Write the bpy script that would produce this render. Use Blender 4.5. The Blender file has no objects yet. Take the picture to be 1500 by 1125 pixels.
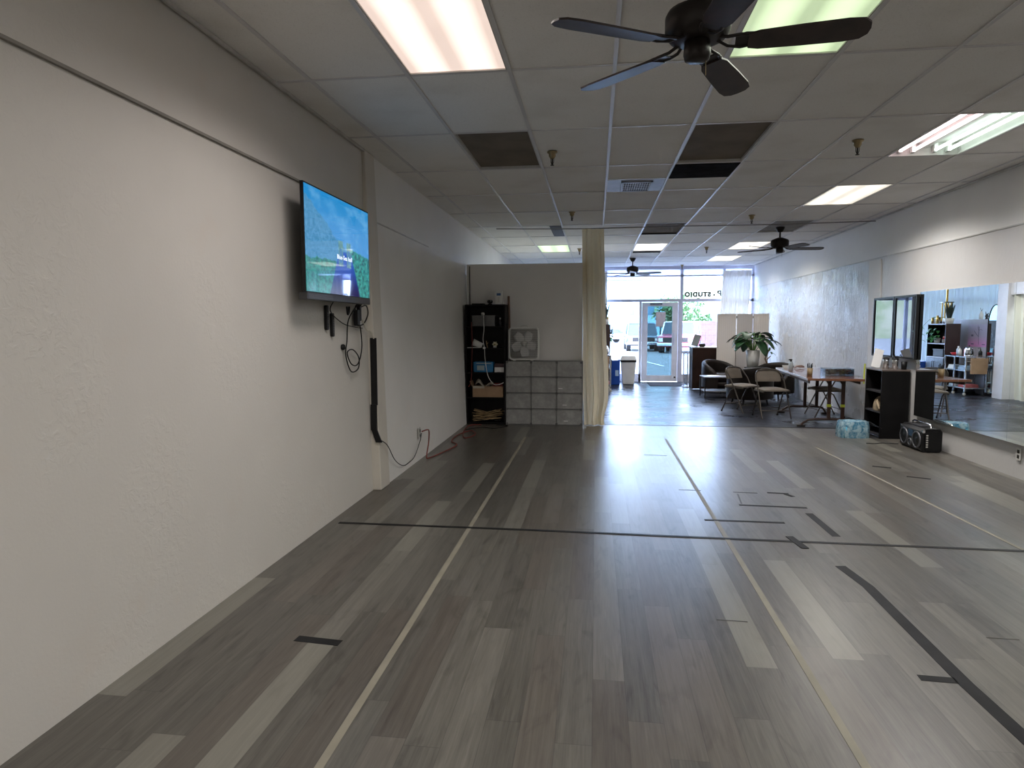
import bpy, bmesh, math, random
from math import sin, cos, pi, radians, sqrt
from mathutils import Vector, Matrix
random.seed(7)
S = bpy.context.scene
C = S.collection

# ---------------------------------------------------------------- camera
cam_d = bpy.data.cameras.new('camera')
cam = bpy.data.objects.new('camera', cam_d); C.objects.link(cam)
cam_d.sensor_fit = 'HORIZONTAL'; cam_d.sensor_width = 36.0
cam_d.lens = 960.0 / 1500.0 * 36.0
cam_d.clip_start = 0.05; cam_d.clip_end = 400
pitch, yaw, roll = 0.089, 0.127, -0.002
F = Vector((-sin(yaw)*cos(pitch), cos(yaw)*cos(pitch), -sin(pitch)))
R0 = Vector((cos(yaw), sin(yaw), 0)); U0 = R0.cross(F)
Rv = cos(roll)*R0 + sin(roll)*U0; Uv = -sin(roll)*R0 + cos(roll)*U0
M = Matrix((Rv, Uv, -F)).transposed().to_4x4(); M.translation = Vector((0, 0, 1.45))
cam.matrix_world = M
S.camera = cam
# ---------------------------------------------------------------- world, sun, exposure
S.view_settings.view_transform = 'Standard'; S.view_settings.look = 'None'
S.view_settings.gamma = 1.0; S.view_settings.use_curve_mapping = False
S.view_settings.exposure = 0.98
S.cycles.use_denoising = True
S.cycles.max_bounces = 10; S.cycles.diffuse_bounces = 6; S.cycles.glossy_bounces = 5
S.cycles.transparent_max_bounces = 16; S.cycles.sample_clamp_indirect = 6
S.cycles.caustics_reflective = False; S.cycles.caustics_refractive = False
W = bpy.data.worlds.new('world'); S.world = W; W.use_nodes = True
bg = W.node_tree.nodes['Background']
SKY_STRENGTH = 13.5
bg.inputs[0].default_value = (0.54, 0.70, 1.0, 1); bg.inputs[1].default_value = SKY_STRENGTH
sun_d = bpy.data.lights.new('sun', 'SUN'); sun_d.energy = 4.5; sun_d.angle = radians(1); sun_d.color = (1, .95, .88)
sun = bpy.data.objects.new('sun', sun_d); C.objects.link(sun)
sun.rotation_euler = Vector((0.35, 0.75, -1.0)).to_track_quat('-Z', 'Y').to_euler()
LAMP = 0.68       # radiance of the ceiling diffusers seen from the side
LAMP_W = 24.0     # power of each lamp's downward beam

# ---------------------------------------------------------------- node helpers
class X:
    """a socket with arithmetic"""
    def __init__(s, t, k): s.t = t; s.k = k
    def _m(s, op, *a, clamp=False):
        n = s.t.nodes.new('ShaderNodeMath'); n.operation = op; n.use_clamp = clamp
        for i, v in enumerate((s,)+a):
            if isinstance(v, X): s.t.links.new(v.k, n.inputs[i])
            else: n.inputs[i].default_value = v
        return X(s.t, n.outputs[0])
    def __add__(s, o): return s._m('ADD', o)
    def __radd__(s, o): return s._m('ADD', o)
    def __sub__(s, o): return s._m('SUBTRACT', o)
    def __rsub__(s, o): return (s*-1)+o
    def __mul__(s, o): return s._m('MULTIPLY', o)
    def __rmul__(s, o): return s._m('MULTIPLY', o)
    def __truediv__(s, o): return s._m('DIVIDE', o)
    def gt(s, o): return s._m('GREATER_THAN', o)
    def lt(s, o): return s._m('LESS_THAN', o)
    def floor(s): return s._m('FLOOR')
    def fract(s): return s._m('FRACT')
    def abs(s): return s._m('ABSOLUTE')
    def sin(s): return s._m('SINE')
    def pow(s, o): return s._m('POWER', o)
    def clamp(s): return s._m('ADD', 0.0, clamp=True)
    def minv(s, o): return s._m('MINIMUM', o)
    def maxv(s, o): return s._m('MAXIMUM', o)
    def ramp(s, a, b): # smooth 0..1 between a and b
        n = s.t.nodes.new('ShaderNodeMapRange'); n.interpolation_type = 'SMOOTHSTEP'
        s.t.links.new(s.k, n.inputs[0]); n.inputs[1].default_value = a; n.inputs[2].default_value = b
        return X(s.t, n.outputs[0])
def coords(t, kind='Object'):
    n = t.nodes.new('ShaderNodeTexCoord'); sp = t.nodes.new('ShaderNodeSeparateXYZ')
    t.links.new(n.outputs[kind], sp.inputs[0])
    return [X(t, sp.outputs[i]) for i in range(3)]
def comb(t, x, y, z=0.0):
    n = t.nodes.new('ShaderNodeCombineXYZ')
    for i, v in enumerate((x, y, z)):
        if isinstance(v, X): t.links.new(v.k, n.inputs[i])
        else: n.inputs[i].default_value = v
    return n.outputs[0]
def noise(t, vec, scale, detail=3, rough=0.5, dist=0.0):
    n = t.nodes.new('ShaderNodeTexNoise'); n.inputs['Scale'].default_value = scale
    n.inputs['Detail'].default_value = detail; n.inputs['Roughness'].default_value = rough
    n.inputs['Distortion'].default_value = dist
    t.links.new(vec, n.inputs['Vector']); return X(t, n.outputs[0])
def white(t, vec):
    n = t.nodes.new('ShaderNodeTexWhiteNoise'); n.noise_dimensions = '3D'
    t.links.new(vec, n.inputs['Vector']); return X(t, n.outputs[0])
def mixc(t, fac, a, b):
    n = t.nodes.new('ShaderNodeMix'); n.data_type = 'RGBA'
    for i, v in ((0, fac), (6, a), (7, b)):
        if isinstance(v, X): t.links.new(v.k, n.inputs[i])
        elif isinstance(v, (int, float)): n.inputs[i].default_value = v
        elif isinstance(v, tuple): n.inputs[i].default_value = (*v[:3], 1)
        else: t.links.new(v, n.inputs[i])
    return n.outputs[2]
def lin(r, g, b):  # sRGB 0-255 to linear
    f = lambda c: c/12.92 if c <= 0.04045 else ((c+0.055)/1.055)**2.4
    return (f(r/255), f(g/255), f(b/255))
def new_mat(name):
    m = bpy.data.materials.new(name); m.use_nodes = True
    t = m.node_tree; b = t.nodes['Principled BSDF']; return m, t, b
def bump(t, b, h, strength=0.3, dist=0.01):
    n = t.nodes.new('ShaderNodeBump'); n.inputs['Strength'].default_value = strength; n.inputs['Distance'].default_value = dist
    t.links.new(h.k, n.inputs['Height']); t.links.new(n.outputs[0], b.inputs['Normal'])
def plain(name, col, rough=0.5, metal=0.0, var=0.12, scale=6.0, spec=0.5, bmp=0.0, bscale=60.0, coat=0.0):
    m, t, b = new_mat(name)
    n = t.nodes.new('ShaderNodeTexCoord')
    nz = noise(t, n.outputs['Object'], scale, 4)
    c = mixc(t, nz.ramp(.3, .7), tuple(v*(1-var) for v in col), tuple(min(1, v*(1+var)) for v in col))
    t.links.new(c, b.inputs['Base Color'])
    b.inputs['Roughness'].default_value = rough; b.inputs['Metallic'].default_value = metal
    b.inputs['Specular IOR Level'].default_value = spec
    b.inputs['Coat Weight'].default_value = coat
    if bmp: bump(t, b, noise(t, n.outputs['Object'], bscale, 3), bmp, 0.004)
    return m
def emit(name, col, strength):
    m, t, b = new_mat(name)
    b.inputs['Base Color'].default_value = (*col, 1); b.inputs['Emission Color'].default_value = (*col, 1)
    n = t.nodes.new('ShaderNodeTexCoord')
    v = noise(t, n.outputs['Object'], 3.0, 2)*0.15 + 0.92
    t.links.new((v*strength).k, b.inputs['Emission Strength'])
    b.inputs['Roughness'].default_value = 0.4
    return m
def glassy(name, tint, refl=0.06, rough=0.0, bluish=None):
    m = bpy.data.materials.new(name); m.use_nodes = True; t = m.node_tree; t.nodes.clear()
    o = t.nodes.new('ShaderNodeOutputMaterial'); mx = t.nodes.new('ShaderNodeMixShader')
    tr = t.nodes.new('ShaderNodeBsdfTransparent'); gl = t.nodes.new('ShaderNodeBsdfGlossy')
    lw = t.nodes.new('ShaderNodeLayerWeight'); lw.inputs[0].default_value = 0.35
    tr.inputs[0].default_value = (*tint, 1); gl.inputs['Roughness'].default_value = rough
    f = X(t, lw.outputs['Fresnel'])*0.6 + refl
    t.links.new(f.clamp().k, mx.inputs[0]); t.links.new(tr.outputs[0], mx.inputs[1]); t.links.new(gl.outputs[0], mx.inputs[2])
    t.links.new(mx.outputs[0], o.inputs[0]); return m
def sheer(name, col, transp=0.25, transl=0.5):
    m = bpy.data.materials.new(name); m.use_nodes = True; t = m.node_tree; t.nodes.clear()
    o = t.nodes.new('ShaderNodeOutputMaterial')
    d = t.nodes.new('ShaderNodeBsdfDiffuse'); tl = t.nodes.new('ShaderNodeBsdfTranslucent'); tr = t.nodes.new('ShaderNodeBsdfTransparent')
    tc = t.nodes.new('ShaderNodeTexCoord'); nz = noise(t, tc.outputs['Object'], 4.0, 4)
    c = mixc(t, nz, tuple(v*.93 for v in col), col)
    t.links.new(c, d.inputs[0]); t.links.new(c, tl.inputs[0])
    a = t.nodes.new('ShaderNodeMixShader'); a.inputs[0].default_value = transl
    t.links.new(d.outputs[0], a.inputs[1]); t.links.new(tl.outputs[0], a.inputs[2])
    b = t.nodes.new('ShaderNodeMixShader'); b.inputs[0].default_value = transp
    t.links.new(a.outputs[0], b.inputs[1]); t.links.new(tr.outputs[0], b.inputs[2])
    t.links.new(b.outputs[0], o.inputs[0]); return m

# ---------------------------------------------------------------- materials
def wall_mat(name, col, gloss=False, bs=0.28):
    m, t, b = new_mat(name)
    tc = t.nodes.new('ShaderNodeTexCoord'); v = tc.outputs['Object']
    big = noise(t, v, 0.8, 4, .6); mid = noise(t, v, 3.0, 5, .6)
    c = mixc(t, big.ramp(.3, .7), tuple(x*.93 for x in col), col)
    c = mixc(t, mid.ramp(.55, .75)*0.35, c, tuple(x*y for x, y in zip(col, (.97, .90, .86))))
    t.links.new(c, b.inputs['Base Color'])
    x, y, z = coords(t)
    if gloss:   # brushed-on glossy plaster, strokes mostly upright
        st = noise(t, comb(t, x*16, y*16, z*6), 1.0, 6, .7, 0.5)
        fine = noise(t, v, 45, 3)
        b.inputs['Roughness'].default_value = .30
        near = (y*-1).ramp(-10.2, -8.6)
        t.links.new((noise(t, v, 2.5, 3).ramp(.35, .7)*0.18+.24+near*.30).k, b.inputs['Roughness'])
        bump(t, b, (st.ramp(.38, .62)*0.9+fine*0.25)*(near*-.75+1), 0.36, 0.010)
    else:
        patch = noise(t, v, 1.6, 3).ramp(.48, .68)
        rid = noise(t, v, 22, 5, .65, .8).ramp(.45, .6)
        fine = noise(t, v, 70, 3)
        b.inputs['Roughness'].default_value = .55
        bump(t, b, rid*patch*0.8+fine*0.25, bs, 0.008)
    return m
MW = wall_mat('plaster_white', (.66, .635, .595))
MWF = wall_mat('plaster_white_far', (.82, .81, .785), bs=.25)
MWG = wall_mat('plaster_glossy', (.60, .59, .58), gloss=True)
MPART = plain('partition_paint', (.78, .765, .745), .6, var=.04, scale=1.5)
MCOL = plain('pilaster_paint', (.62, .585, .52), .5, var=.05, scale=2)
MTRIM = plain('trim_paint', (.55, .54, .52), .5)
MALU = plain('white_aluminium', (.74, .74, .80), .4, var=.05)
MALUG = plain('grey_aluminium', (.60, .60, .72), .4, var=.05)
MBLK = plain('black_plastic', (.008, .008, .009), .45, spec=.3)
MBLKW = plain('black_laminate', (.006, .0055, .006), .5, var=.3, spec=.18)
MDKM = plain('dark_metal', (.035, .030, .028), .4, .6)
MBRZ = plain('oil_rubbed_bronze', (.018, .014, .013), .42, .3, spec=.35)
MBLADE = plain('dark_walnut_blade', (.028, .017, .014), .42, var=.35, scale=9, spec=.3)
MWHT = plain('white_plastic', (.74, .74, .72), .4, var=.04)
MPAPER = plain('white_paper', (.82, .82, .82), .7, var=.03)
MCHROME = plain('chrome', (.7, .7, .72), .15, 1.0, var=.03)
MBRASS = plain('brass', (.26, .20, .11), .35, .8)
MGOLD = plain('gold', (.75, .50, .14), .25, .9)
MLEATH = plain('dark_leather', (.010, .007, .006), .45, var=.3, bmp=.2, bscale=40, spec=.15)
MTAN = plain('tan_fabric', (.235, .20, .165), .85, var=.08, bmp=.25, bscale=300)
MTANF = plain('brown_chair_frame', (.10, .085, .072), .4, .5)
MDESK = plain('red_brown_laminate', (.018, .008, .006), .45, var=.35, scale=3, spec=.2)
MTABLE = plain('table_walnut', (.15, .062, .034), .25, var=.15, scale=2.5, coat=.4)
MTABLEL = plain('table_leg_brown', (.06, .027, .017), .4)
MCARD = plain('cardboard', (.36, .235, .14), .8, var=.1)
MBAMB = plain('bamboo', (.42, .29, .15), .6, var=.3)
MCREAM = sheer('cream_curtain_cloth', (.86, .78, .60), 0.0, .30)
MSHEERW = sheer('sheer_curtain_white', (.80, .86, .88), 0.02, .085)
MSHEERC = sheer('sheer_curtain_cream', (.90, .87, .81), 0.012, .12)
MDRAPE = sheer('pale_drape_cloth', (.78, .77, .68), 0.02, .35)
MGLASS = glassy('window_glass', (.95, .97, 1.0), .03)
MTINT = glassy('tinted_door_glass', (.30, .38, .40), .05)
MLEAF = plain('dark_green_leaf', (.012, .048, .014), .45, var=.4, scale=5)
MLEAF2 = plain('bright_green_leaf', (.10, .25, .045), .4, var=.35, scale=5)
MSTEM = plain('stem_brown', (.16, .09, .04), .7)
MPOT = plain('white_ceramic', (.62, .61, .58), .35, var=.04)
MBLUE = plain('blue_plastic', (.015, .08, .42), .35)
MCYAN = plain('blue_shrinkwrap', (.09, .42, .60), .2, var=.5, scale=12)
MRED = plain('red_plastic', (.55, .02, .03), .35)
MPINK = plain('pink_card', (.62, .20, .28), .6)
MYEL = plain('yellow_green_tape', (.62, .68, .06), .5)
MORANGE = plain('orange_red_cord', (.20, .032, .022), .5)
MOFF = plain('unlit_diffuser', (.20, .17, .14), .8, var=.14, scale=3, spec=.08)
MDARKG = plain('gap_shade_black', (.012, .012, .014), .95, spec=.03)  # black stands for the shade inside the ceiling gap and the vent
MSTEEL = plain('stainless', (.55, .56, .6), .25, .9, var=.05)
MCLEAR = glassy('clear_plastic', (.72, .76, .80), .12, .15)
m, t, b = new_mat('mirror_silver'); MMIR = m
tc = t.nodes.new('ShaderNodeTexCoord')
t.links.new(mixc(t, noise(t, tc.outputs['Object'], 3, 2), (.84, .90, .90), (.88, .93, .93)), b.inputs['Base Color'])
b.inputs['Metallic'].default_value = 1; b.inputs['Roughness'].default_value = 0.004

MSMOKE, t, b = new_mat('smoky_mirror_glass')
tc = t.nodes.new('ShaderNodeTexCoord')
t.links.new(mixc(t, noise(t, tc.outputs['Object'], 3, 2), (.07, .072, .08), (.08, .082, .09)), b.inputs['Base Color'])
b.inputs['Metallic'].default_value = 1; b.inputs['Roughness'].default_value = 0.01
def plank_mat():
    m, t, b = new_mat('grey_vinyl_planks')
    x, y, z = coords(t)
    Wd, Ln = 0.130, 1.22
    u = x/Wd; i = u.floor()
    off = white(t, comb(t, i, 3.0, 1.0))*Ln
    v = (y+off)/Ln; j = v.floor()
    r = white(t, comb(t, i, j, 5.0)); r2 = white(t, comb(t, j, i, 9.0))
    grain = noise(t, comb(t, x*34+r*40, y*1.6+r2*30, 0.0), 1.0, 6, .62, .9)
    fine = noise(t, comb(t, x*190, y*5, 0.0), 1.0, 4, .6)
    knot = noise(t, comb(t, x*9+r*20, y*2.4+r2*9, 2.0), 1.0, 3, .5, 1.6)
    val = r.pow(2.2)*0.27 + (grain-0.5)*0.66 + (fine-.5)*0.42 + (knot.ramp(.52, .72))*-0.14 + 0.22
    c = mixc(t, val.clamp(), lin(58, 55, 51), lin(130, 127, 119))
    c = mixc(t, r2.gt(.92)*0.32, c, lin(150, 148, 137))
    c = mixc(t, r2.lt(.25)*0.2, c, lin(88, 74, 66))
    fu = u.fract(); fv = v.fract()
    seam = fu.lt(.012).maxv(fu.gt(.988)).maxv(fv.lt(.0016)).maxv(fv.gt(.9984))
    c = mixc(t, seam*0.4, c, (.03, .027, .025))
    t.links.new(c, b.inputs['Base Color'])
    t.links.new((noise(t, comb(t, x*1.2, y*1.2, 0.0), 1.0, 4, .6)*0.12 + fine*0.08 + 0.22).k, b.inputs['Roughness'])
    b.inputs['Specular IOR Level'].default_value = 0.5
    bump(t, b, fine*0.35+grain*0.5-seam*0.8, 0.16, 0.003)
    return m
MPLANK = plank_mat()
def slate_mat():
    m, t, b = new_mat('blue_grey_slate_tile')
    x, y, z = coords(t)
    i = (x/.61).floor(); j = (y/.61).floor()
    r = white(t, comb(t, i, j, 1.0))
    n = noise(t, comb(t, x, y, r*4), 3.5, 7, .65, 1.2)
    c = mixc(t, (n*1.1-.25+r*.25).clamp(), lin(20, 20, 25), lin(54, 56, 64))
    fu = (x/.61).fract(); fv = (y/.61).fract()
    seam = fu.lt(.008).maxv(fv.lt(.008))
    c = mixc(t, seam*.6, c, (.02, .02, .022))
    t.links.new(c, b.inputs['Base Color'])
    wear = noise(t, comb(t, x*.8, y*1.1, 3.0), 1.0, 6, .7)
    t.links.new((wear.ramp(.4, .65)*.16+.26).k, b.inputs['Roughness']); b.inputs['Specular IOR Level'].default_value = .17
    bump(t, b, n-seam*.3, .12, .004)
    return m
MSLATE = slate_mat()
def ceil_mat():
    m, t, b = new_mat('acoustic_ceiling_tile')
    tc = t.nodes.new('ShaderNodeTexCoord'); v = tc.outputs['Object']
    x, y, z = coords(t)
    i = ((x+1.735)/.61).floor(); j = ((y-3.95)/1.205).floor()
    r = white(t, comb(t, i, j, 2.0))
    sp = noise(t, v, 130, 3, .7)
    blot = noise(t, v, 2.0, 4)
    c = mixc(t, r, (.84, .825, .80), (.89, .88, .86))
    c = mixc(t, sp.ramp(.56, .70)*.28, c, (.30, .28, .25))
    c = mixc(t, blot.ramp(.45, .8)*.25, c, (.50, .46, .40))
    t.links.new(c, b.inputs['Base Color']); b.inputs['Roughness'].default_value = .8
    bump(t, b, sp, .2, .003)
    return m
MCEIL = ceil_mat()
MGRID = plain('ceiling_t_bar', (.66, .65, .66), .35, var=.04)

# ---------------------------------------------------------------- mesh builder
class MB:
    def __init__(s): s.v = []; s.f = []; s.sm = []
    def add(s, vs, fs, smooth=False):
        o = len(s.v); s.v += [tuple(p) for p in vs]
        s.f += [tuple(i+o for i in f) for f in fs]; s.sm += [smooth]*len(fs); return s
    def box(s, x0, x1, y0, y1, z0, z1, mat=None):
        vs = [(x, y, z) for z in (z0, z1) for x, y in ((x0, y0), (x1, y0), (x1, y1), (x0, y1))]
        if mat is not None: vs = [mat @ Vector(p) for p in vs]
        return s.add(vs, [(3, 2, 1, 0), (4, 5, 6, 7), (0, 1, 5, 4), (1, 2, 6, 5), (2, 3, 7, 6), (3, 0, 4, 7)])
    def hexa(s, vs): return s.add(vs, [(3, 2, 1, 0), (4, 5, 6, 7), (0, 1, 5, 4), (1, 2, 6, 5), (2, 3, 7, 6), (3, 0, 4, 7)])
    def bar(s, a, b, w, h):    # square bar from a to b
        a = Vector(a); b = Vector(b); d = (b-a).normalized()
        up = Vector((0, 0, 1)) if abs(d.z) < .9 else Vector((0, 1, 0))
        r = d.cross(up).normalized(); u = r.cross(d)
        vs = [p + r*sx*w/2 + u*sy*h/2 for p in (a, b) for sx, sy in ((-1, -1), (1, -1), (1, 1), (-1, 1))]
        return s.hexa(vs)
    def tube(s, pts, r, n=8, closed=False):
        pts = [Vector(p) for p in pts]; m = len(pts)
        rs = r if isinstance(r, (list, tuple)) else [r]*m
        prev = None; rings = []
        for i, p in enumerate(pts):
            if closed: d = pts[(i+1) % m]-pts[i-1]
            else: d = pts[min(i+1, m-1)]-pts[max(i-1, 0)]
            d = d.normalized() if d.length > 1e-9 else Vector((0, 0, 1))
            if prev is None:
                a = Vector((0, 0, 1)) if abs(d.z) < .9 else Vector((1, 0, 0))
                prev = d.cross(a).normalized()
            prev = (prev - d*prev.dot(d))
            prev = prev.normalized() if prev.length > 1e-6 else d.orthogonal().normalized()
            q = d.cross(prev)
            rings.append([p + (prev*cos(2*pi*k/n) + q*sin(2*pi*k/n))*rs[i] for k in range(n)])
        vs = [v for ring in rings for v in ring]; fs = []
        for i in range(m if closed else m-1):
            for k in range(n):
                a = i*n+k; b_ = i*n+(k+1) % n; c = ((i+1) % m)*n+(k+1) % n; d_ = ((i+1) % m)*n+k
                fs.append((a, b_, c, d_))
        s.add(vs, fs, True)
        if not closed:
            s.add(rings[0], [tuple(range(n))[::-1]]); s.add(rings[-1], [tuple(range(n))])
        return s
    def lathe(s, prof, c=(0, 0, 0), n=20, a0=0, a1=2*pi, sx=1, sy=1):
        full = abs(a1-a0-2*pi) < 1e-6; k = n if full else n+1
        vs = [(c[0]+sx*r*cos(a0+(a1-a0)*i/n), c[1]+sy*r*sin(a0+(a1-a0)*i/n), c[2]+z) for r, z in prof for i in range(k)]
        fs = []
        for j in range(len(prof)-1):
            for i in range(n):
                i2 = (i+1) % k
                fs.append((j*k+i, j*k+i2, (j+1)*k+i2, (j+1)*k+i))
        return s.add(vs, fs, True)
    def prism(s, poly, lo, hi, ax='z'):
        def P(u, v, w):
            return {'z': (u, v, w), 'y': (u, w, v), 'x': (w, u, v)}[ax]
        n = len(poly); vs = [P(u, v, w) for w in (lo, hi) for u, v in poly]
        fs = [tuple(range(n))[::-1], tuple(range(n, 2*n))] + [(i, (i+1) % n, n+(i+1) % n, n+i) for i in range(n)]
        return s.add(vs, fs)
    def surf(s, fn, nu, nv, smooth=True):
        vs = [fn(i/nu, j/nv) for j in range(nv+1) for i in range(nu+1)]
        fs = [(j*(nu+1)+i, j*(nu+1)+i+1, (j+1)*(nu+1)+i+1, (j+1)*(nu+1)+i) for j in range(nv) for i in range(nu)]
        return s.add(vs, fs, smooth)
    def build(s, name, mat, parent=None, bevel=0, solid=0, subsurf=0):
        me = bpy.data.meshes.new(name); me.from_pydata(s.v, [], s.f)
        for p, q in zip(me.polygons, s.sm): p.use_smooth = q
        bm = bmesh.new(); bm.from_mesh(me); bmesh.ops.recalc_face_normals(bm, faces=bm.faces); bm.to_mesh(me); bm.free()
        me.materials.append(mat); me.update()
        o = bpy.data.objects.new(name, me); C.objects.link(o)
        if parent: o.parent = parent
        if solid: md = o.modifiers.new('solid', 'SOLIDIFY'); md.thickness = solid; md.offset = 0
        if bevel: md = o.modifiers.new('bevel', 'BEVEL'); md.width = bevel; md.segments = 2; md.limit_method = 'ANGLE'
        if subsurf: md = o.modifiers.new('sub', 'SUBSURF'); md.levels = subsurf; md.render_levels = subsurf
        return o
def tag(o, label=None, cat=None, group=None, kind=None):
    if label: o['label'] = label
    if cat: o['category'] = cat
    if group: o['group'] = group
    if kind: o['kind'] = kind
    return o
def thing(name, label, cat, loc=(0, 0, 0), rz=0, group=None):
    o = bpy.data.objects.new(name, None); C.objects.link(o); o.location = loc; o.rotation_euler = (0, 0, rz)
    o.empty_display_size = .1
    return tag(o, label, cat, group)
def dup(root, loc, rz=None, label=None, group=None):
    r = root.copy(); C.objects.link(r); r.location = loc
    if rz is not None: r.rotation_euler = (0, 0, rz)
    if label: r['label'] = label
    if group: r['group'] = group
    for ch in list(root.children):
        c = ch.copy(); C.objects.link(c); c.parent = r
        for g in ch.children:
            d = g.copy(); C.objects.link(d); d.parent = c
    return r
def struct(o): o['kind'] = 'structure'; return o
def rr(x0, x1, y0, y1, r, n=5):   # rounded rectangle outline
    p = []
    for cx, cy, a in ((x1-r, y0+r, -pi/2), (x1-r, y1-r, 0), (x0+r, y1-r, pi/2), (x0+r, y0+r, pi)):
        for k in range(n+1): p.append((cx+r*cos(a+pi/2*k/n), cy+r*sin(a+pi/2*k/n)))
    return p

# ================================================================ SETTING
H = 2.94; YF = 17.2; YB = -3.2; TR = 9.62
XL0, XL1 = -1.945, -1.985       # left wall near: floor, ceiling
XM0, XM1 = -1.885, -1.975       # left wall beyond the pilaster
XR0, XR1 = 3.975, 3.90          # right wall
struct(MB().box(-2.4, 4.4, YB-.2, TR, -.12, 0).build('floor', MPLANK))
struct(MB().box(-2.4, 4.4, TR, YF+.1, -.12, -.004).build('floor_front', MSLATE))
struct(MB().box(-1.9, 3.97, TR-.012, TR+.022, -.004, .004).build('trim_1', MDKM))

def lean_wall(x0, x1, y0, y1, out, z0=0, z1=H):
    """wall whose room face runs from x0 (floor) to x1 (ceiling)"""
    f = lambda z: x0+(x1-x0)*z/H
    a, b_ = f(z0), f(z1)
    return MB().hexa([(a, y0, z0), (out, y0, z0), (out, y1, z0), (a, y1, z0), (b_, y0, z1), (out, y0, z1), (out, y1, z1), (b_, y1, z1)])
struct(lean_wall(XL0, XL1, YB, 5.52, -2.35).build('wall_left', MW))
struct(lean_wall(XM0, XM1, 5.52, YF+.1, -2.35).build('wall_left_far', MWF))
struct(lean_wall(XM0+.018, XM1+.018, 5.50, 5.74, -2.30).build('trim_2', MCOL, bevel=.008))
struct(lean_wall(XR0, XR1, YB, YF+.1, 4.35, 0, 2.385).build('wall_right', MWG))
struct(lean_wall(XR0+.012, XR1+.012, YB, YF+.1, 4.35, 2.385, H).build('wall_right_upper', MWF))
struct(MB().box(3.905, 3.935, YB, 16.9, 2.375, 2.388).build('trim_3', MTRIM))
# slim joint line along the left wall
struct(MB().box(-1.985, -1.963, YB, 4.9, 2.405, 2.418).build('trim_4', plain('joint_grey', (.25, .235, .21), .6)))
struct(MB().box(-1.97, -1.951, 5.76, 7.6, 2.365, 2.376).build('trim_5', MTRIM))
struct(MB().box(-2.4, 4.4, YB-.2, YB, 0, H).build('wall_back', MW))
# glossy far part of the right wall keeps its own painted pier
struct(lean_wall(XR0-.012, XR1-.012, 9.75, 10.15, 4.2, 0, 2.36).build('trim_6', MWF))

# ceiling, cell by cell
bx = [-1.735+.61*k for k in range(10)]; by = [3.95+1.205*r for r in range(-6, 12)]
def cell(k, r): return bx[k], bx[k+1], by[r+6], by[r+7]
lit = {(1, -1): ('pink', 0), (4, -1): ('green', 0), (7, 3): ('warm', 0), (7, 7): ('warm', 0), (7, 9): ('warm', 0), (4, 7): ('warm', 0),
       (1, 7): ('green', 0), (1, -4): ('warm', 0), (4, -4): ('warm', 0), (7, -3): ('warm', 0), (7, 1): ('open', 0)}  # cells behind the camera hold unseen lamps, added as wide fill light
off = [(1, 1), (4, 1), (4, 5), (7, 5)]
cm = MB(); xs = [-2.05]+bx+[4.0]; ys = [YB]+[y for y in by if y > YB+.1]+[YF+.1]
ys = sorted(set([round(v, 4) for v in ys]))
holes = [cell(*k) for k in list(lit)+off]
def in_hole(xc, yc): return any(h[0] < xc < h[1] and h[2] < yc < h[3] for h in holes)
for a in range(len(xs)-1):
    for b_ in range(len(ys)-1):
        if not in_hole((xs[a]+xs[a+1])/2, (ys[b_]+ys[b_+1])/2):
            dz = random.uniform(0, .004)
            cm.box(xs[a], xs[a+1], ys[b_], ys[b_+1], H+dz, H+.02)
ceil = struct(cm.build('ceiling', MCEIL))
gm = MB()
for x in bx: gm.box(x-.012, x+.012, YB, YF, H-.007, H+.001)
rnd = random.Random(3)
for a in range(len(xs)-1):
    for y in ys[1:-1]:
        gm.box(max(xs[a], -1.96)+.012, min(xs[a+1], 3.9)-.012, y-.011, y+.011, H-.005+rnd.uniform(-.001, .001), H+.001)
for k in (3, 4): gm.box(bx[k]+.012, bx[k+1]-.012, 6.949, 6.971, H-.005, H+.001)
struct(gm.build('ceiling_grid', MGRID, ceil))
struct(MB().box(-2.4, 4.4, YB-.2, YF+.3, H+.26, H+.36).build('ceiling_sun_block', MTRIM))  # unseen slab, added to keep the sun out of the room
struct(MB().box(-1.97, -1.955, YB, 5.5, H-.02, H-.001).box(3.885, 3.90, YB, YF, H-.02, H-.001).build('trim_7', MTRIM))

# ---- recessed lamps
def tube_diffuser(name, col, st):
    m, t, b = new_mat(name)
    x, y, z = coords(t)
    g = ((x.abs()-.14)*9).pow(2)*-1+1
    g = g.maxv(0.0)
    v = (g*.55+.62)*(noise(t, comb(t, x, y, 0.0), 3, 2)*.2+.9)
    b.inputs['Base Color'].default_value = (*[c*.8 for c in col], 1)
    b.inputs['Emission Color'].default_value = (*col, 1)
    t.links.new((v*st).k, b.inputs['Emission Strength']); b.inputs['Roughness'].default_value = .4
    return m
MD = {'pink': tube_diffuser('diffuser_pink_white', (1, .80, .70), LAMP*.95), 'green': tube_diffuser('diffuser_green_white', (.80, 1, .62), LAMP*.72),
      'warm': tube_diffuser('diffuser_warm_white', (1, .93, .80), LAMP)}
lamp_lab = {(1, -1): 'pinkish glowing ceiling panel light above the television side, largest at top of picture',
            (4, -1): 'greenish glowing ceiling panel light partly hidden behind the near ceiling fan',
            (7, 3): 'white glowing ceiling panel light just beyond the one with bare tubes',
            (7, 7): 'white glowing ceiling panel light beside the ceiling fan over the seating area',
            (7, 9): 'white glowing ceiling panel light nearest the shop window on the right',
            (4, 7): 'warm glowing ceiling panel light with a dark gap at its far end',
            (1, 7): 'greenish glowing ceiling panel light behind the partition on the left',
            (1, -4): 'unseen ceiling panel light added as fill behind the camera on the television side',
            (4, -4): 'unseen ceiling panel light added as fill behind the camera in the middle', (7, -3): 'unseen ceiling panel light added as fill behind the camera on the mirror side'}
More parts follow.
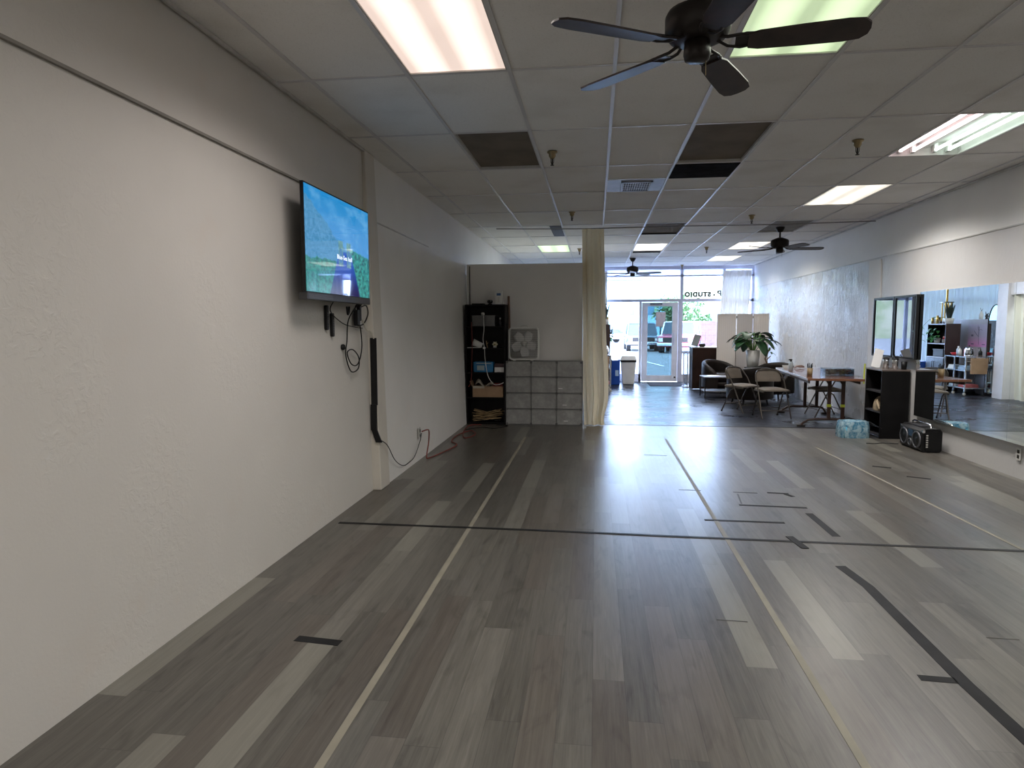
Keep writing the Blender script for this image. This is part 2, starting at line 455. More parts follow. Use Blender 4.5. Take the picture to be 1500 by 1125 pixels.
def lamp_beam(L, w, l, col, power=None, spread=144):
    ld = bpy.data.lights.new('lamp_beam', 'AREA'); ld.shape = 'RECTANGLE'; ld.size = 2*w-.03; ld.size_y = 2*l-.03
    ld.energy = power or LAMP_W; ld.color = col; ld.spread = radians(spread)
    lo = bpy.data.objects.new('lamp_beam', ld); C.objects.link(lo); lo.parent = L; lo.location = (0, 0, -.002)
for kk, (col, _) in lit.items():
    x0, x1, y0, y1 = cell(*kk); cx, cy = (x0+x1)/2, (y0+y1)/2; w, l = .61/2-.012, 1.205/2-.012
    if col == 'open': continue
    L = thing('ceiling_light', lamp_lab[kk], 'light', (cx, cy, H), 0, 'recessed ceiling lights')
    MB().box(-w, w, -l, l, .004, .012).build('diffuser', MD[col], L)
    fr = MB()
    for a in (-1, 1):
        fr.box(a*w-.008, a*w+.008, -l, l, -.004, .02); fr.box(-w, w, a*l-.008, a*l+.008, -.004, .02)
    fr.build('frame', MTRIM, L)
    lamp_beam(L, w, l, {'pink': (1, .93, .90), 'green': (.96, 1, .90), 'warm': (1, .96, .92)}[col], 18 if kk[1] < -1 else (9.8 if kk[1] == -1 else (13.0 if kk[1] > 6 and kk[0] == 7 else None)), 176 if kk[1] < -1 else 144)
for kk, lab in zip(off, ('brownish unlit ceiling panel on the television side, beyond the pinkish light',
                         'large brownish unlit ceiling panel just beyond the near ceiling fan',
                         'small unlit ceiling panel with dark edges before the warm light in line with the door',
                         'unlit grey ceiling panel above the ceiling fan over the seating area')):
    x0, x1, y0, y1 = cell(*kk); cx, cy = (x0+x1)/2, (y0+y1)/2; w, l = .61/2-.014, 1.205/2-.014
    L = thing('ceiling_light', lab, 'light', (cx, cy, H), 0, 'unlit ceiling lights')
    d = .02
    MB().box(-w, w, -l, l, d, d+.008).build('diffuser', MOFF if kk != (7, 5) else plain('unlit_diffuser_grey', (.34, .33, .32), .8, spec=.1), L)
    fr = MB()
    for a in (-1, 1):
        fr.box(a*w-.008, a*w+.008, -l, l, -.002, .04); fr.box(-w, w, a*l-.008, a*l+.008, -.002, .04)
    fr.build('frame', MDKM if kk == (4, 5) else MTRIM, L)
# open fixture with bare tubes
x0, x1, y0, y1 = cell(7, 1); w, l = .61/2-.014, 1.205/2-.014
L = thing('ceiling_light', 'open ceiling light with bare fluorescent tubes and no cover, upper right', 'light', ((x0+x1)/2, (y0+y1)/2, H), 0, 'recessed ceiling lights')
th = plain('enamel_trough', (.55, .53, .52), .4, var=.03)
MB().box(-w, w, -l, l, .10, .112).box(-w-.006, -w+.004, -l, l, -.004, .11).box(w-.004, w+.006, -l, l, -.004, .11).box(-w, w, -l-.006, -l+.004, -.004, .11).box(-w, w, l-.004, l+.006, -.004, .11).build('trough', th, L)
MB().box(-.035, .035, -l+.01, l-.01, .055, .10).build('ballast_cover', th, L)
MT1 = emit('tube_glow_pink', (1, .80, .82), LAMP*4.5); MT2 = emit('tube_glow_green', (.80, 1, .88), LAMP*4.5)
for i, xx in enumerate((-.20, -.09, .09, .20)):
    tb = MB().tube([(xx, -l+.05, .034), (xx, l-.05, .034)], .013, 10).build('fluorescent_tube', MT1 if i < 2 else MT2, L)
    MB().box(xx-.015, xx+.015, -l+.006, -l+.05, .018, .10).build('socket', MWHT, tb); MB().box(xx-.015, xx+.015, l-.05, l-.006, .018, .10).build('socket', MWHT, tb)
lamp_beam(L, w, l, (1, .95, .93), LAMP_W*.8, 150)
# dark patches in the grid
tag(MB().box(bx[4]+.014, bx[5]-.014, 6.376, 6.945, H-.012, H-.002).build('dark_tile_or_gap_shade', plain('black_tile', (.012, .012, .014), .95, var=.5, scale=10, spec=.03)), 'narrow blackened ceiling tile beside the air vent', 'tile')
tag(MB().box(bx[4]+.03, bx[5]-.03, 13.61, 13.86, H-.010, H-.002).build('dark_tile_or_gap_shade', MDARKG), 'thin black strip painted as the shaded ceiling gap at the far end of the warm light in line with the door', 'tile')  # shade of the open gap, put into the colour of a flat strip
tag(MB().box(bx[1]+.42, bx[2]-.016, 10.0, 11.1, H-.010, H-.002).build('dark_tile_or_gap_shade', plain('indigo_tile', (.05, .045, .08), .6)), 'dark ceiling sliver before the greenish light behind the partition', 'tile')
# air vent
v = thing('air_vent', 'grey louvred air vent in the ceiling left of the blackened tile', 'vent', (0, 0, H))
MVT = plain('vent_grey', (.36, .37, .42), .45, .3)
vx0, vx1, vy0, vy1 = bx[3]+.014, bx[4]-.014, 6.975, 7.55
MB().box(vx0, vx1, vy0, vy1, -.006, -.002).build('panel', MVT, v)
MB().box(vx0+.15, vx1-.13, vy0+.08, vy1-.04, -.012, -.006).build('recess_shade', MDARKG, v)  # flat black plate, the shade inside the vent is in its colour
sl = MB()
for i in range(9):
    yy = vy0+.12+i*.05; sl.box(vx0+.16, vx1-.14, yy, yy+.010, -.014, -.012)
for i in range(12):
    xx = vx0+.165+i*.0245; sl.box(xx, xx+.005, vy0+.1, vy1-.06, -.015, -.012)
sl.build('slats', plain('vent_white', (.62, .63, .68), .4), v)
fr = MB(); fr.box(vx0+.14, vx1-.12, vy0+.07, vy0+.095, -.018, -.006).box(vx0+.14, vx1-.12, vy1-.055, vy1-.03, -.018, -.006).box(vx0+.14, vx0+.16, vy0+.07, vy1-.03, -.018, -.006).box(vx1-.14, vx1-.12, vy0+.07, vy1-.03, -.018, -.006)
fr.build('frame', MVT, v)
# sprinklers
sp0 = thing('sprinkler', 'brass ceiling sprinkler beside the brownish unlit panel on the television side', 'sprinkler', (-.386, 5.79, H), 0, 'brass ceiling sprinklers')
MB().lathe([(.001, 0), (.044, -.001), (.044, -.012), (.030, -.020), (.030, -.040), (.022, -.052), (.018, -.060), (.001, -.062)], n=14).build('cup', MBRASS, sp0)
MB().tube([(0, 0, -.06), (0, 0, -.115)], .007, 8).lathe([(.001, -.112), (.016, -.113), (.016, -.118), (.001, -.119)], n=10).tube([(.014, 0, -.062), (.012, 0, -.09), (.002, 0, -.112)], .003, 6).tube([(-.014, 0, -.062), (-.012, 0, -.09), (-.002, 0, -.112)], .003, 6).build('head', MDKM, sp0)
for (x, y), lb in zip(((-.325, 8.81), (2.09, 5.77), (2.09, 9.42), (2.09, 13.1), (2.10, 16.8), (-.33, 13.0)),
        ('brass ceiling sprinkler on the television side, just before the cream curtain top', 'brass ceiling sprinkler between the large unlit panel and the light with bare tubes',
         'brass ceiling sprinkler left of the white panel light, second on the mirror side', 'brass ceiling sprinkler over the room between the two far rows of lights',
         'ceiling sprinkler just above the window mullion beside the door', 'ceiling sprinkler showing left of the cream curtain above the partition')):
    dup(sp0, (x, y, H), label=lb)

# ---- partition and side wall
struct(MB().box(-1.93, -.20, 9.76, 9.87, 0, 2.36).build('wall_partition', MPART))
struct(MB().box(-1.885, -1.875, 9.74, 9.76, 1.75, 2.33).build('trim_8', MDKM))
struct(MB().box(-.25, -.20, 9.87, 10.1, 0, 2.36).box(-.25, -.05, 9.95, 14.1, 2.02, 2.38).box(-.25, 0, 13.76, 14.08, 0, 2.38).build('wall_side_frame', plain('frame_white', (.62, .61, .64), .5, var=.04)))
struct(MB().box(-.25, -.15, 14.08, 16.1, 0, 1.56).build('wall_low', plain('low_wall_grey', (.36, .35, .38), .5, var=.04)))

# ---- shop front
fm = MB()
def vbar(x0, x1, z0, z1, m=fm): m.box(x0, x1, YF-.03, YF+.06, z0, z1)
vbar(-1.95, 3.92, 2.86, 2.94); vbar(-1.95, 3.92, 2.68, 2.715)
vbar(2.115, 2.19, 0, 2.86)
for x0, x1 in ((-1.95, -1.87), (-.90, -.83), (.22, .28), (3.16, 3.22), (3.86, 3.93)): vbar(x0, x1, 0, 2.86)
vbar(-1.95, 2.12, 2.045, 2.115); vbar(2.19, 3.92, 2.045, 2.115)
vbar(2.08, 2.115, 0, 2.045)
struct(fm.build('window_frame', MALUG))
km = MB(); vbar(-1.95, 1.15, 0, .20, km); vbar(2.19, 3.92, 0, .20, km); vbar(1.10, 1.165, .0, 2.045, km)
struct(km.build('trim_9', MALU))
pn = MB(); pn.box(-1.95, 3.92, YF-.01, YF+.01, 2.715, 2.86)
struct(pn.build('window_8', sheer('frosted_band', (.82, .86, .98), .02, .62)))
for i, (x0, x1, z0, z1) in enumerate(((-1.87, -.90, .2, 2.045), (-.83, .22, .2, 2.045), (.28, 1.10, .2, 2.045), (2.19, 3.16, .2, 2.045), (3.22, 3.86, .2, 2.045), (-1.87, 2.115, 2.115, 2.68), (2.19, 3.86, 2.115, 2.68))):
    struct(MB().box(x0, x1, YF+.005, YF+.015, z0, z1).build('window_%d' % (i+1), MGLASS))
struct(MB().box(-2.4, -1.95, YF-.05, YF+.15, -.1, 3.2).box(3.92, 4.4, YF-.05, YF+.15, -.1, 3.2).box(-1.95, 3.92, YF-.03, YF+.15, 2.94, 3.2).build('wall_front', MWF))
# door
d = struct(thing('door_1', None, None, (1.17, YF, 0)))
dw = .905
dm = MB(); dm.box(0, .145, -.02, .025, .01, 2.03).box(dw-.145, dw, -.02, .025, .01, 2.03).box(.145, dw-.145, -.02, .025, .01, .165).box(.145, dw-.145, -.02, .025, 1.93, 2.03)
dm.build('door_frame', MALU, d, bevel=.004)
MB().box(.145, dw-.145, -.002, .006, .165, 1.93).build('door_glass', MTINT, d)
MB().tube([(dw-.10, -.02, .95), (dw-.10, -.07, .97), (dw-.10, -.07, 1.25), (dw-.10, -.02, 1.27)], .012).build('door_handle', MALUG, d)
MB().lathe([(.001, 0), (.02, 0), (.02, .012), (.001, .014)], (0, 0, 0), 12).build('lock', MDKM, d).matrix_local = Matrix.Translation((dw-.06, -.02, .12)) @ Matrix.Rotation(pi/2, 4, 'X')
MB().box(.20, .50, -.075, -.02, 1.965, 2.015).build('door_closer', plain('closer_grey', (.18, .18, .22), .4), d)
# lettering on the upper pane, read from the street
def text_obj(body, size, mat, name, ext=.002, align='LEFT', bold=.08):
    cu = bpy.data.curves.new(name, 'FONT'); cu.body = body; cu.size = size; cu.extrude = ext; cu.align_x = align
    cu.space_character = 1.22; cu.offset = size*bold
    o = bpy.data.objects.new(name, cu); C.objects.link(o)
    dg = bpy.context.evaluated_depsgraph_get(); dg.update()
    me = bpy.data.meshes.new_from_object(o.evaluated_get(dg)); bpy.data.objects.remove(o, do_unlink=True)
    me.materials.clear(); me.materials.append(mat)
    o2 = bpy.data.objects.new(name, me); C.objects.link(o2); return o2
MLET = plain('lettering_brown', (.06, .05, .035), .6)
tx = text_obj('STUDIO', .155, MLET, 'window_lettering', bold=.08)
tx.matrix_world = Matrix.Translation((2.875, YF+.022, 2.175)) @ Matrix(((-1, 0, 0, 0), (0, 0, 1, 0), (0, 1, 0, 0), (0, 0, 0, 1)))
tx.scale.x *= 1.0
tag(tx, 'brown word on the upper window pane right of the door, reversed from inside', 'lettering')
tx2 = text_obj('x', .10, MLET, 'window_lettering')
tx2.matrix_world = Matrix.Translation((2.985, YF+.022, 2.19)) @ Matrix(((-1, 0, 0, 0), (0, 0, 1, 0), (0, 1, 0, 0), (0, 0, 0, 1)))
tag(tx2, 'small letter x on the upper window pane between the word and the capital letter', 'lettering')
tx3 = text_obj('B', .22, MLET, 'window_lettering', bold=.045)
tx3.matrix_world = Matrix.Translation((3.145, YF+.022, 2.17)) @ Matrix(((-1, 0, 0, 0), (0, 0, 1, 0), (0, 1, 0, 0), (0, 0, 0, 1)))
tag(tx3, 'tall capital letter on the upper window pane at the edge of the sheer curtain', 'lettering')

# ---- mirrors on the right wall
ym = [8.62, 7.66, 6.76, 5.86, 4.96, 4.06, 3.16]
mlabs = ['large frameless wall mirror panel behind the boombox, farthest one', 'frameless wall mirror panel reflecting the trolley and poster, middle of picture mirrors',
         'frameless wall mirror panel at the right edge of the picture', 'frameless wall mirror panel just out of picture at right', 'frameless wall mirror panel beside the camera, fifth from the window end', 'frameless wall mirror panel nearest the camera']
XMIR = 3.915
for i in range(6):
    o = MB().box(XMIR, XMIR+.006, ym[i+1]+.0015, ym[i]-.0015, .335, 1.845).build('wall_mirror', MMIR)
    tag(o, mlabs[i], 'mirror', 'frameless mirror panels on the right wall')
    MB().box(XMIR+.0065, 3.955, ym[i+1]+.002, ym[i]-.002, .33, 1.85).build('backing', MWG, o)
for i, (a, b_) in enumerate(((8.60, 9.20), (9.22, 9.85))):
    f = thing('framed_mirror', ('black framed wall mirror nearer the camera, right one of the pair', 'black framed wall mirror nearer the shop window, left one of the pair')[i], 'mirror', (3.885, 0, 0), 0, 'pair of black framed mirrors')
    z0, z1 = 1.02, 1.82
    q = MB()
    q.box(-.012, .022, a, a+.025, z0, z1).box(-.012, .022, b_-.025, b_, z0, z1).box(-.012, .022, a+.025, b_-.025, z0, z0+.025).box(-.012, .022, a+.025, b_-.025, z1-.025, z1)
    q.build('frame', MBLK, f)
    MB().box(0, .004, a+.025, b_-.025, z0+.025, z1-.025).build('glass', MSMOKE, f)
    MB().box(.005, .027, a+.03, b_-.03, z0+.03, z1-.03).build('backing', MBLK, f)
# outlet on right wall below mirrors
def outlet(loc, rz, lab, col):
    o = thing('wall_outlet', lab, 'outlet', loc, rz)
    MB().prism(rr(-.035, .035, -.057, .057, .008), 0, .006, 'y').build('plate', col, o)
    MB().box(-.016, .016, -.002, .0005, -.040, -.008).build('socket', MDKM, o); MB().box(-.016, .016, -.002, .0005, .008, .040).build('socket', MDKM, o)
    return o
outlet((3.955, 6.64, .235), -pi/2, 'small wall outlet below the mirrors at the right edge', MPOT)
outlet((-1.868, 6.80, .30), pi/2, 'small wall outlet low on the left wall with a red cord plugged in', MPOT)

# ================================================================ FLOOR TAPE
MTB = plain('black_tape', (.010, .010, .011), .6, var=.4, spec=.2)
MTC = plain('beige_tape', (.215, .198, .155), .6, var=.08)
MTG = plain('scuffed_tape', (.06, .055, .05), .5, var=.4)
def tape(pts, w, mat, label, z=.0015):
    mb = MB(); n = len(pts); L_ = []; R_ = []
    for i, p in enumerate(pts):
        a = Vector(pts[max(i-1, 0)]); b_ = Vector(pts[min(i+1, n-1)]); dd = (b_-a).normalized(); nn = Vector((-dd.y, dd.x))
        L_.append(Vector(p)+nn*w/2); R_.append(Vector(p)-nn*w/2)
    vs = [(p.x, p.y, z) for p in L_]+[(p.x, p.y, z) for p in R_]+[(p.x, p.y, 0.0002) for p in L_]+[(p.x, p.y, 0.0002) for p in R_]
    fs = []
    for i in range(n-1):
        fs += [(i, i+1, n+i+1, n+i), (2*n+i, 3*n+i, 3*n+i+1, 2*n+i+1), (i, 2*n+i, 2*n+i+1, i+1), (n+i, n+i+1, 3*n+i+1, 3*n+i)]
    mb.add(vs, fs)
    return tag(mb.build('floor_tape', mat), label, 'tape', 'tape marks on the dance floor')
tape([(-.90, .6), (-.885, 3), (-.893, 6), (-.897, 8.42)], .032, MTC, 'long beige tape line running down the floor on the television side')
tape([(.895, .6), (.895, 2.2), (.900, 5), (.898, 8.47)], .032, MTC, 'long beige tape line running down the middle of the floor')
tape([(2.80, 1.0), (2.75, 4.5), (2.61, 8.10)], .028, MTC, 'long beige tape line running down the floor on the mirror side')
tape([(-1.87, 4.535), (-.5, 4.53), (1.0, 4.50), (2.2, 4.485), (3.85, 4.46)], .034, MTB, 'long black tape line running across the whole floor', .0028)
tape([(1.476, 4.06), (1.515, 3.75), (1.505, 3.1), (1.50, 2.75), (1.512, 2.39), (1.53, 1.2)], .062, MTB, 'thick black tape line running toward the camera at lower right')
tape([(1.335, 2.775), (1.475, 2.768)], .045, MTB, 'short black tape stub joining the thick black line at lower right')
tape([(-1.37, 2.785), (-1.150, 2.765)], .052, MTB, 'single short black tape strip at lower left near the wall')
tape([(1.645, 5.20), (1.655, 4.64)], .055, MTB, 'thick short black tape strip just beyond the long cross line')
tape([(1.332, 4.60), (1.365, 4.36)], .05, MTB, 'short black tape piece crossing the long cross line', .004)
tape([(1.163, 5.385), (1.679, 5.36)], .035, MTB, 'thin dark tape line, far side of the small rectangle marked on the floor')
tape([(.818, 4.93), (1.389, 4.925)], .032, MTB, 'dark tape line parallel to and just beyond the long cross line', .0024)
tape([(1.488, 5.82), (1.66, 5.80)], .035, MTB, 'short dark tape dash, right one of the farther pair')
tape([(1.63, 5.785), (1.672, 5.70)], .035, MTB, 'small bent end of the short dark tape dash', .0024)
tape([(1.20, 5.805), (1.40, 5.795)], .022, MTG, 'faint dark tape dash, left one of the farther pair')
tape([(1.225, 5.74), (1.19, 5.42)], .012, MTG, 'thin faint tape line joining the two dashes')
tape([(2.836, 7.06), (2.99, 6.99)], .045, MTB, 'short black tape mark nearer the boombox, upper one on the mirror side')
tape([(2.97, 6.61), (3.144, 6.52)], .045, MTB, 'short black tape mark on the mirror side, lower one nearer the camera')
tape([(.604, 3.225), (.751, 3.218)], .008, MTG, 'hair thin dark scratch mark in the middle of the floor')
tape([(1.814, 3.185), (1.953, 3.183)], .008, MTG, 'hair thin dark scratch mark at the right edge of the floor')
tape([(.74, 5.83), (.93, 5.83)], .014, MTG, 'faint tape dash crossing the middle beige line')
tape([(.55, 7.40), (.80, 7.37)], .014, MTG, 'faint tape dash far down beside the middle beige line')

# ================================================================ TELEVISION
def tv_mat():
    m, t, b = new_mat('television_picture')
    tc = t.nodes.new('ShaderNodeTexCoord'); sp = t.nodes.new('ShaderNodeSeparateXYZ'); t.links.new(tc.outputs['Generated'], sp.inputs[0])
    u = X(t, sp.outputs[1]); v = X(t, sp.outputs[2])          # u: near(left) to far(right), v up
    n1 = noise(t, comb(t, u*4, v*4, 0.0), 1.5, 6, .6); n2 = noise(t, comb(t, u*30, v*22, 0.0), 1.0, 5, .7)
    c = mixc(t, v.ramp(.55, 1.0), lin(70, 140, 200), lin(18, 125, 185))
    c = mixc(t, n1.ramp(.45, .7)*.35, c, lin(125, 185, 225))
    hill = (v - .92 + u*.75 - (n1-.5)*.15).lt(0.0)                 # misty slope at left
    c = mixc(t, hill*.75, c, mixc(t, n2.ramp(.3, .7), lin(45, 110, 140), lin(95, 150, 190)))
    forest = (v-.34-(n1-.5)*.25).lt(0.0)*u.lt(.55)
    c = mixc(t, forest*(.85), c, mixc(t, n2.ramp(.3, .7), lin(10, 62, 58), lin(50, 150, 125)))
    rforest = (v-.52+(u-.6)*.15-(n2-.5)*.12).lt(0.0)*((u-.60-(.5-v)*.30)).gt(0.0)
    c = mixc(t, rforest*.9, c, mixc(t, n2.ramp(.35, .65), lin(8, 50, 60), lin(60, 165, 150)))
    river = ((u-.57).abs()-(.10+(.45-v)*.33)).lt(0.0)*v.lt(.46)
    c = mixc(t, river, c, mixc(t, v.ramp(.0, .42), lin(22, 18, 74), lin(20, 78, 175)))
    for cu in (.50, .63):
        tw = ((u-cu).abs()).lt(.035)*v.lt(.57)*v.gt(.30)
        ar = ((u-cu).abs()).lt(.016)*v.lt(.49)*v.gt(.34)
        c = mixc(t, tw*.8, c, mixc(t, n2.ramp(.3, .7), lin(50, 100, 105), lin(120, 165, 150)))
        c = mixc(t, ar*.8, c, lin(40, 105, 170))
    t.links.new(c, b.inputs['Emission Color']); b.inputs['Emission Strength'].default_value = .60
    b.inputs['Base Color'].default_value = (.005, .005, .006, 1); b.inputs['Roughness'].default_value = .03
    b.inputs['Specular IOR Level'].default_value = .9
    return m
TX = -1.82; TY0, TY1, TZ0, TZ1 = 3.98, 5.165, 1.62, 2.355
tv = thing('television', 'wall mounted flat television showing a blue and green landscape', 'television', (0, 0, 0))
MB().box(TX-.022, TX-.001, TY0, TY1, TZ0+.045, TZ1).build('bezel', MBLK, tv)
MB().box(TX-.001, TX+.0008, TY0+.010, TY1-.010, TZ0+.052, TZ1-.010).build('screen', tv_mat(), tv)
MB().box(TX-.055, TX+.004, TY0+.01, TY1-.005, TZ0, TZ0+.046).build('speaker_bar', plain('bar_dark_grey', (.035, .035, .038), .4, var=.2), tv, bevel=.004)
MB().box(TX-.055, TX-.022, TY0+.10, TY1-.10, TZ0+.06, TZ1-.12).build('housing', MBLK, tv, bevel=.01)
MB().box(-1.955, TX-.055, 4.40, 4.75, 1.85, 2.13).build('wall_bracket', MDKM, tv)
lg = MB()
for i in range(5): lg.box(TX+.0042, TX+.0052, TY0+.03, TY0+.42, TZ0+.008+i*.007, TZ0+.011+i*.007)
lg.build('speaker_grille', plain('grille_grey', (.12, .12, .13), .4), tv)
tt = text_obj('Blue-Sea ball', .045, emit('screen_text_white', (.8, .85, 1.0), .7), 'screen_caption', .0002, bold=.01)
tt.parent = tv
tt.matrix_world = Matrix.Translation((TX+.0014, 4.50, 1.925)) @ Matrix(((0, 0, 1, 0), (1, 0, 0, 0), (0, 1, 0, 0), (0, 0, 0, 1)))
# remotes
for i, (yy, z0, z1) in enumerate(((4.60, 1.42, 1.60), (4.70, 1.37, 1.545))):
    o = thing('remote_control', ('black remote control stuck on the wall below the television, left one', 'black remote control stuck on the wall below the television, lower right one')[i], 'remote control', (-1.962, yy, z0), 0, 'remote controls on the wall')
    MB().prism(rr(-.02, .02, 0, z1-z0, .012), 0, .022, 'x').build('body', MBLK, o, bevel=.004)
    bt = MB()
    for a in range(6):
        for b_ in (-.009, 0, .009): bt.box(.0215, .024, b_-.003, b_+.003, .03+a*.018, .036+a*.018)
    bt.build('buttons', plain('button_grey', (.10, .10, .10), .5), o)
# cables under the TV
def cable(pts, r, mat, label, name='electric_cable', group=None, sub=6):
    P = [Vector(p) for p in pts]; out = []
    for i in range(len(P)-1):
        p0 = P[max(i-1, 0)]; p1 = P[i]; p2 = P[i+1]; p3 = P[min(i+2, len(P)-1)]
        for k in range(sub):
            s_ = k/sub
            out.append(.5*((2*p1)+(-p0+p2)*s_+(2*p0-5*p1+4*p2-p3)*s_**2+(-p0+3*p1-3*p2+p3)*s_**3))
    out.append(P[-1])
    return tag(MB().tube(out, r, 7).build(name, mat), label, 'cord', group)
cx = -1.93
cable([(TX-.04, 5.02, 1.63), (cx+.01, 4.95, 1.50), (cx, 4.93, 1.33), (cx, 4.90, 1.22), (cx, 5.0, 1.09), (cx, 5.16, 1.10), (cx, 5.18, 1.19), (cx, 5.05, 1.26), (cx, 4.93, 1.24), (cx+.012, 4.98, 1.15), (cx+.012, 5.12, 1.14), (cx+.012, 5.22, 1.26), (cx+.012, 5.20, 1.43), (cx+.01, 5.10, 1.60), (TX-.03, 5.10, 1.64)], .005, MBLK, 'looped black cord hanging below the television')
cable([(TX-.03, 4.52, 1.64), (cx, 4.62, 1.56), (cx, 4.85, 1.47), (cx, 5.1, 1.44), (cx, 5.28, 1.43)], .004, MBLK, 'thin black cord sagging sideways under the television')
cable([(TX-.03, 5.12, 1.65), (cx, 5.22, 1.60), (cx, 5.38, 1.62), (cx, 5.42, 1.55), (cx, 5.32, 1.47), (cx, 5.18, 1.45)], .006, MBLK, 'short black cord loop at the right end under the television')
o = thing('power_plug', 'black plugs bunched under the right corner of the television', 'plug', (cx, 5.15, 1.45))
MB().prism(rr(-.03, .03, 0, .13, .015), -.015, .02, 'x').build('adapter', MBLK, o, bevel=.004)
MB().prism(rr(.03, .065, .04, .18, .01), -.012, .02, 'x').build('plug', MBLK, o, bevel=.004)
o = MB().lathe([(.001, 0), (.022, 0), (.024, .015), (.018, .024), (.001, .025)], n=14).build('cable_clip', MBLK)
o.matrix_world = Matrix.Translation((-1.962, 4.90, 1.285)) @ Matrix.Rotation(pi/2, 4, 'Y')
tag(o, 'round black clip on the wall at the top of the cord loop', 'clip')
cable([(cx, 5.28, 1.50), (cx+.005, 5.36, 1.42), (-1.925, 5.45, 1.40), (-1.905, 5.485, 1.34)], .006, plain('white_cord', (.6, .57, .5), .5), 'short white cord between the television plugs and the black cable cover')
cable([(cx+.01, 4.92, 1.60), (cx+.012, 4.93, 1.54), (cx+.01, 4.96, 1.56), (cx+.01, 4.97, 1.60)], .008, MBLK, 'tiny black hook of cord under the middle of the television')
# cable cover in the corner by the pilaster
o = thing('cable_cover', 'long black cable cover running down the wall corner below the television', 'cable cover', (0, 0, 0))
MB().box(-1.940, -1.885, 5.486, 5.499, .76, 1.345).build('upper_cover', MBLK, o)
MB().box(-1.945, -1.892, 5.478, 5.497, .54, .765).build('lower_cover', MBLK, o)
MB().hexa([(-1.905, 5.482, .43), (-1.850, 5.482, .43), (-1.850, 5.497, .43), (-1.905, 5.497, .43), (-1.943, 5.482, .54), (-1.892, 5.482, .54), (-1.892, 5.497, .54), (-1.943, 5.497, .54)]).build('bent_end', MBLK, o)
cable([(-1.862, 5.49, .45), (-1.845, 5.62, .38), (-1.85, 5.85, .20), (-1.856, 6.12, .09), (-1.858, 6.35, .075), (-1.858, 6.55, .10), (-1.858, 6.76, .22), (-1.85, 6.80, .30)], .004, MBLK, 'thin dark cord drooping along the left wall to the outlet')
cable([(-1.85, 6.80, .315), (-1.80, 6.83, .33), (-1.80, 6.92, .30), (-1.82, 6.97, .16), (-1.82, 6.88, .03), (-1.80, 6.9, .009), (-1.73, 7.2, .009), (-1.66, 7.7, .009), (-1.78, 7.95, .009), (-1.80, 8.4, .009), (-1.70, 8.8, .009), (-1.58, 8.5, .009), (-1.66, 8.2, .009), (-1.78, 8.7, .009), (-1.8, 9.25, .009), (-1.65, 9.36, .009)], .007, MORANGE, 'red extension cord from the left outlet winding along the floor', 'extension_cord')
cable([(-1.79, 8.9, .008), (-1.6, 9.1, .008), (-1.4, 9.05, .008), (-1.25, 9.30, .008), (-1.42, 9.33, .008)], .006, MBLK, 'black cord lying on the floor in front of the bookcase')

# ================================================================ CEILING FANS
def fan(loc, rz, label, blade_mat=MBLADE):
    f = thing('ceiling_fan', label, 'ceiling fan', loc, rz, 'dark five blade ceiling fans')
    hz = H-loc[2]
    MB().lathe([(.001, hz), (.068, hz-.001), (.066, hz-.02), (.035, hz-.075), (.014, hz-.08), (.001, hz-.08)], n=20).build('canopy', MBRZ, f)
    MB().tube([(0, 0, hz-.07), (0, 0, .14)], .012, 10).build('downrod', MBRZ, f)
    MB().lathe([(.001, .175), (.03, .172), (.075, .155), (.122, .135), (.132, .115), (.132, .055), (.115, .030), (.085, .018), (.001, .015)], n=28).build('motor', MBRZ, f)
    MB().lathe([(.001, .02), (.052, .018), (.055, -.035), (.050, -.055), (.035, -.062), (.001, -.064)], n=20).build('switch_housing', MBRZ, f)
    MB().tube([(.035, 0, -.05), (.037, 0, -.12)], .0015, 5).build('pull_chain', MBRASS, f)
    for k in range(5):
        a = 2*pi*k/5; Rm = Matrix.Rotation(a, 4, 'Z') @ Matrix.Translation((0, 0, .0)) @ Matrix.Rotation(radians(-11), 4, 'X')
        out = [(.20, -.045), (.24, -.058), (.40, -.066), (.56, -.070), (.62, -.062), (.645, -.035), (.65, 0), (.645, .035), (.62, .062), (.56, .070), (.40, .066), (.24, .058), (.20, .045)]
        mb = MB(); n = len(out)
        mb.prism(out, -.004, .004, 'z'); mb.v = [tuple(Rm @ Vector(p)) for p in mb.v]
        bl = mb.build('blade', blade_mat, f)
        ir = MB()
        ir.tube([(.075, -.012, .028), (.12, -.03, .008), (.17, -.042, .004), (.23, -.030, .004)], .007, 6)
        ir.tube([(.075, .012, .028), (.12, .03, .008), (.17, .042, .004), (.23, .030, .004)], .007, 6)
        ir.prism([(.15, -.035), (.19, -.048), (.25, -.040), (.285, 0), (.25, .040), (.19, .048), (.15, .035)], .004, .009, 'z')
        ir.v = [tuple(Rm @ Vector(p)) for p in ir.v]
        ir.build('blade_iron', MBRZ, bl)
    return f
fan((.405, 2.90, 2.60), radians(-8), 'large dark five blade ceiling fan in front of the greenish light, top of picture')
fan((2.78, 10.62, 2.61), radians(2), 'dark ceiling fan hanging over the seating area by the right wall')
fan((.80, 15.0, 2.60), radians(-20), 'dark ceiling fan in front of the window above the door')

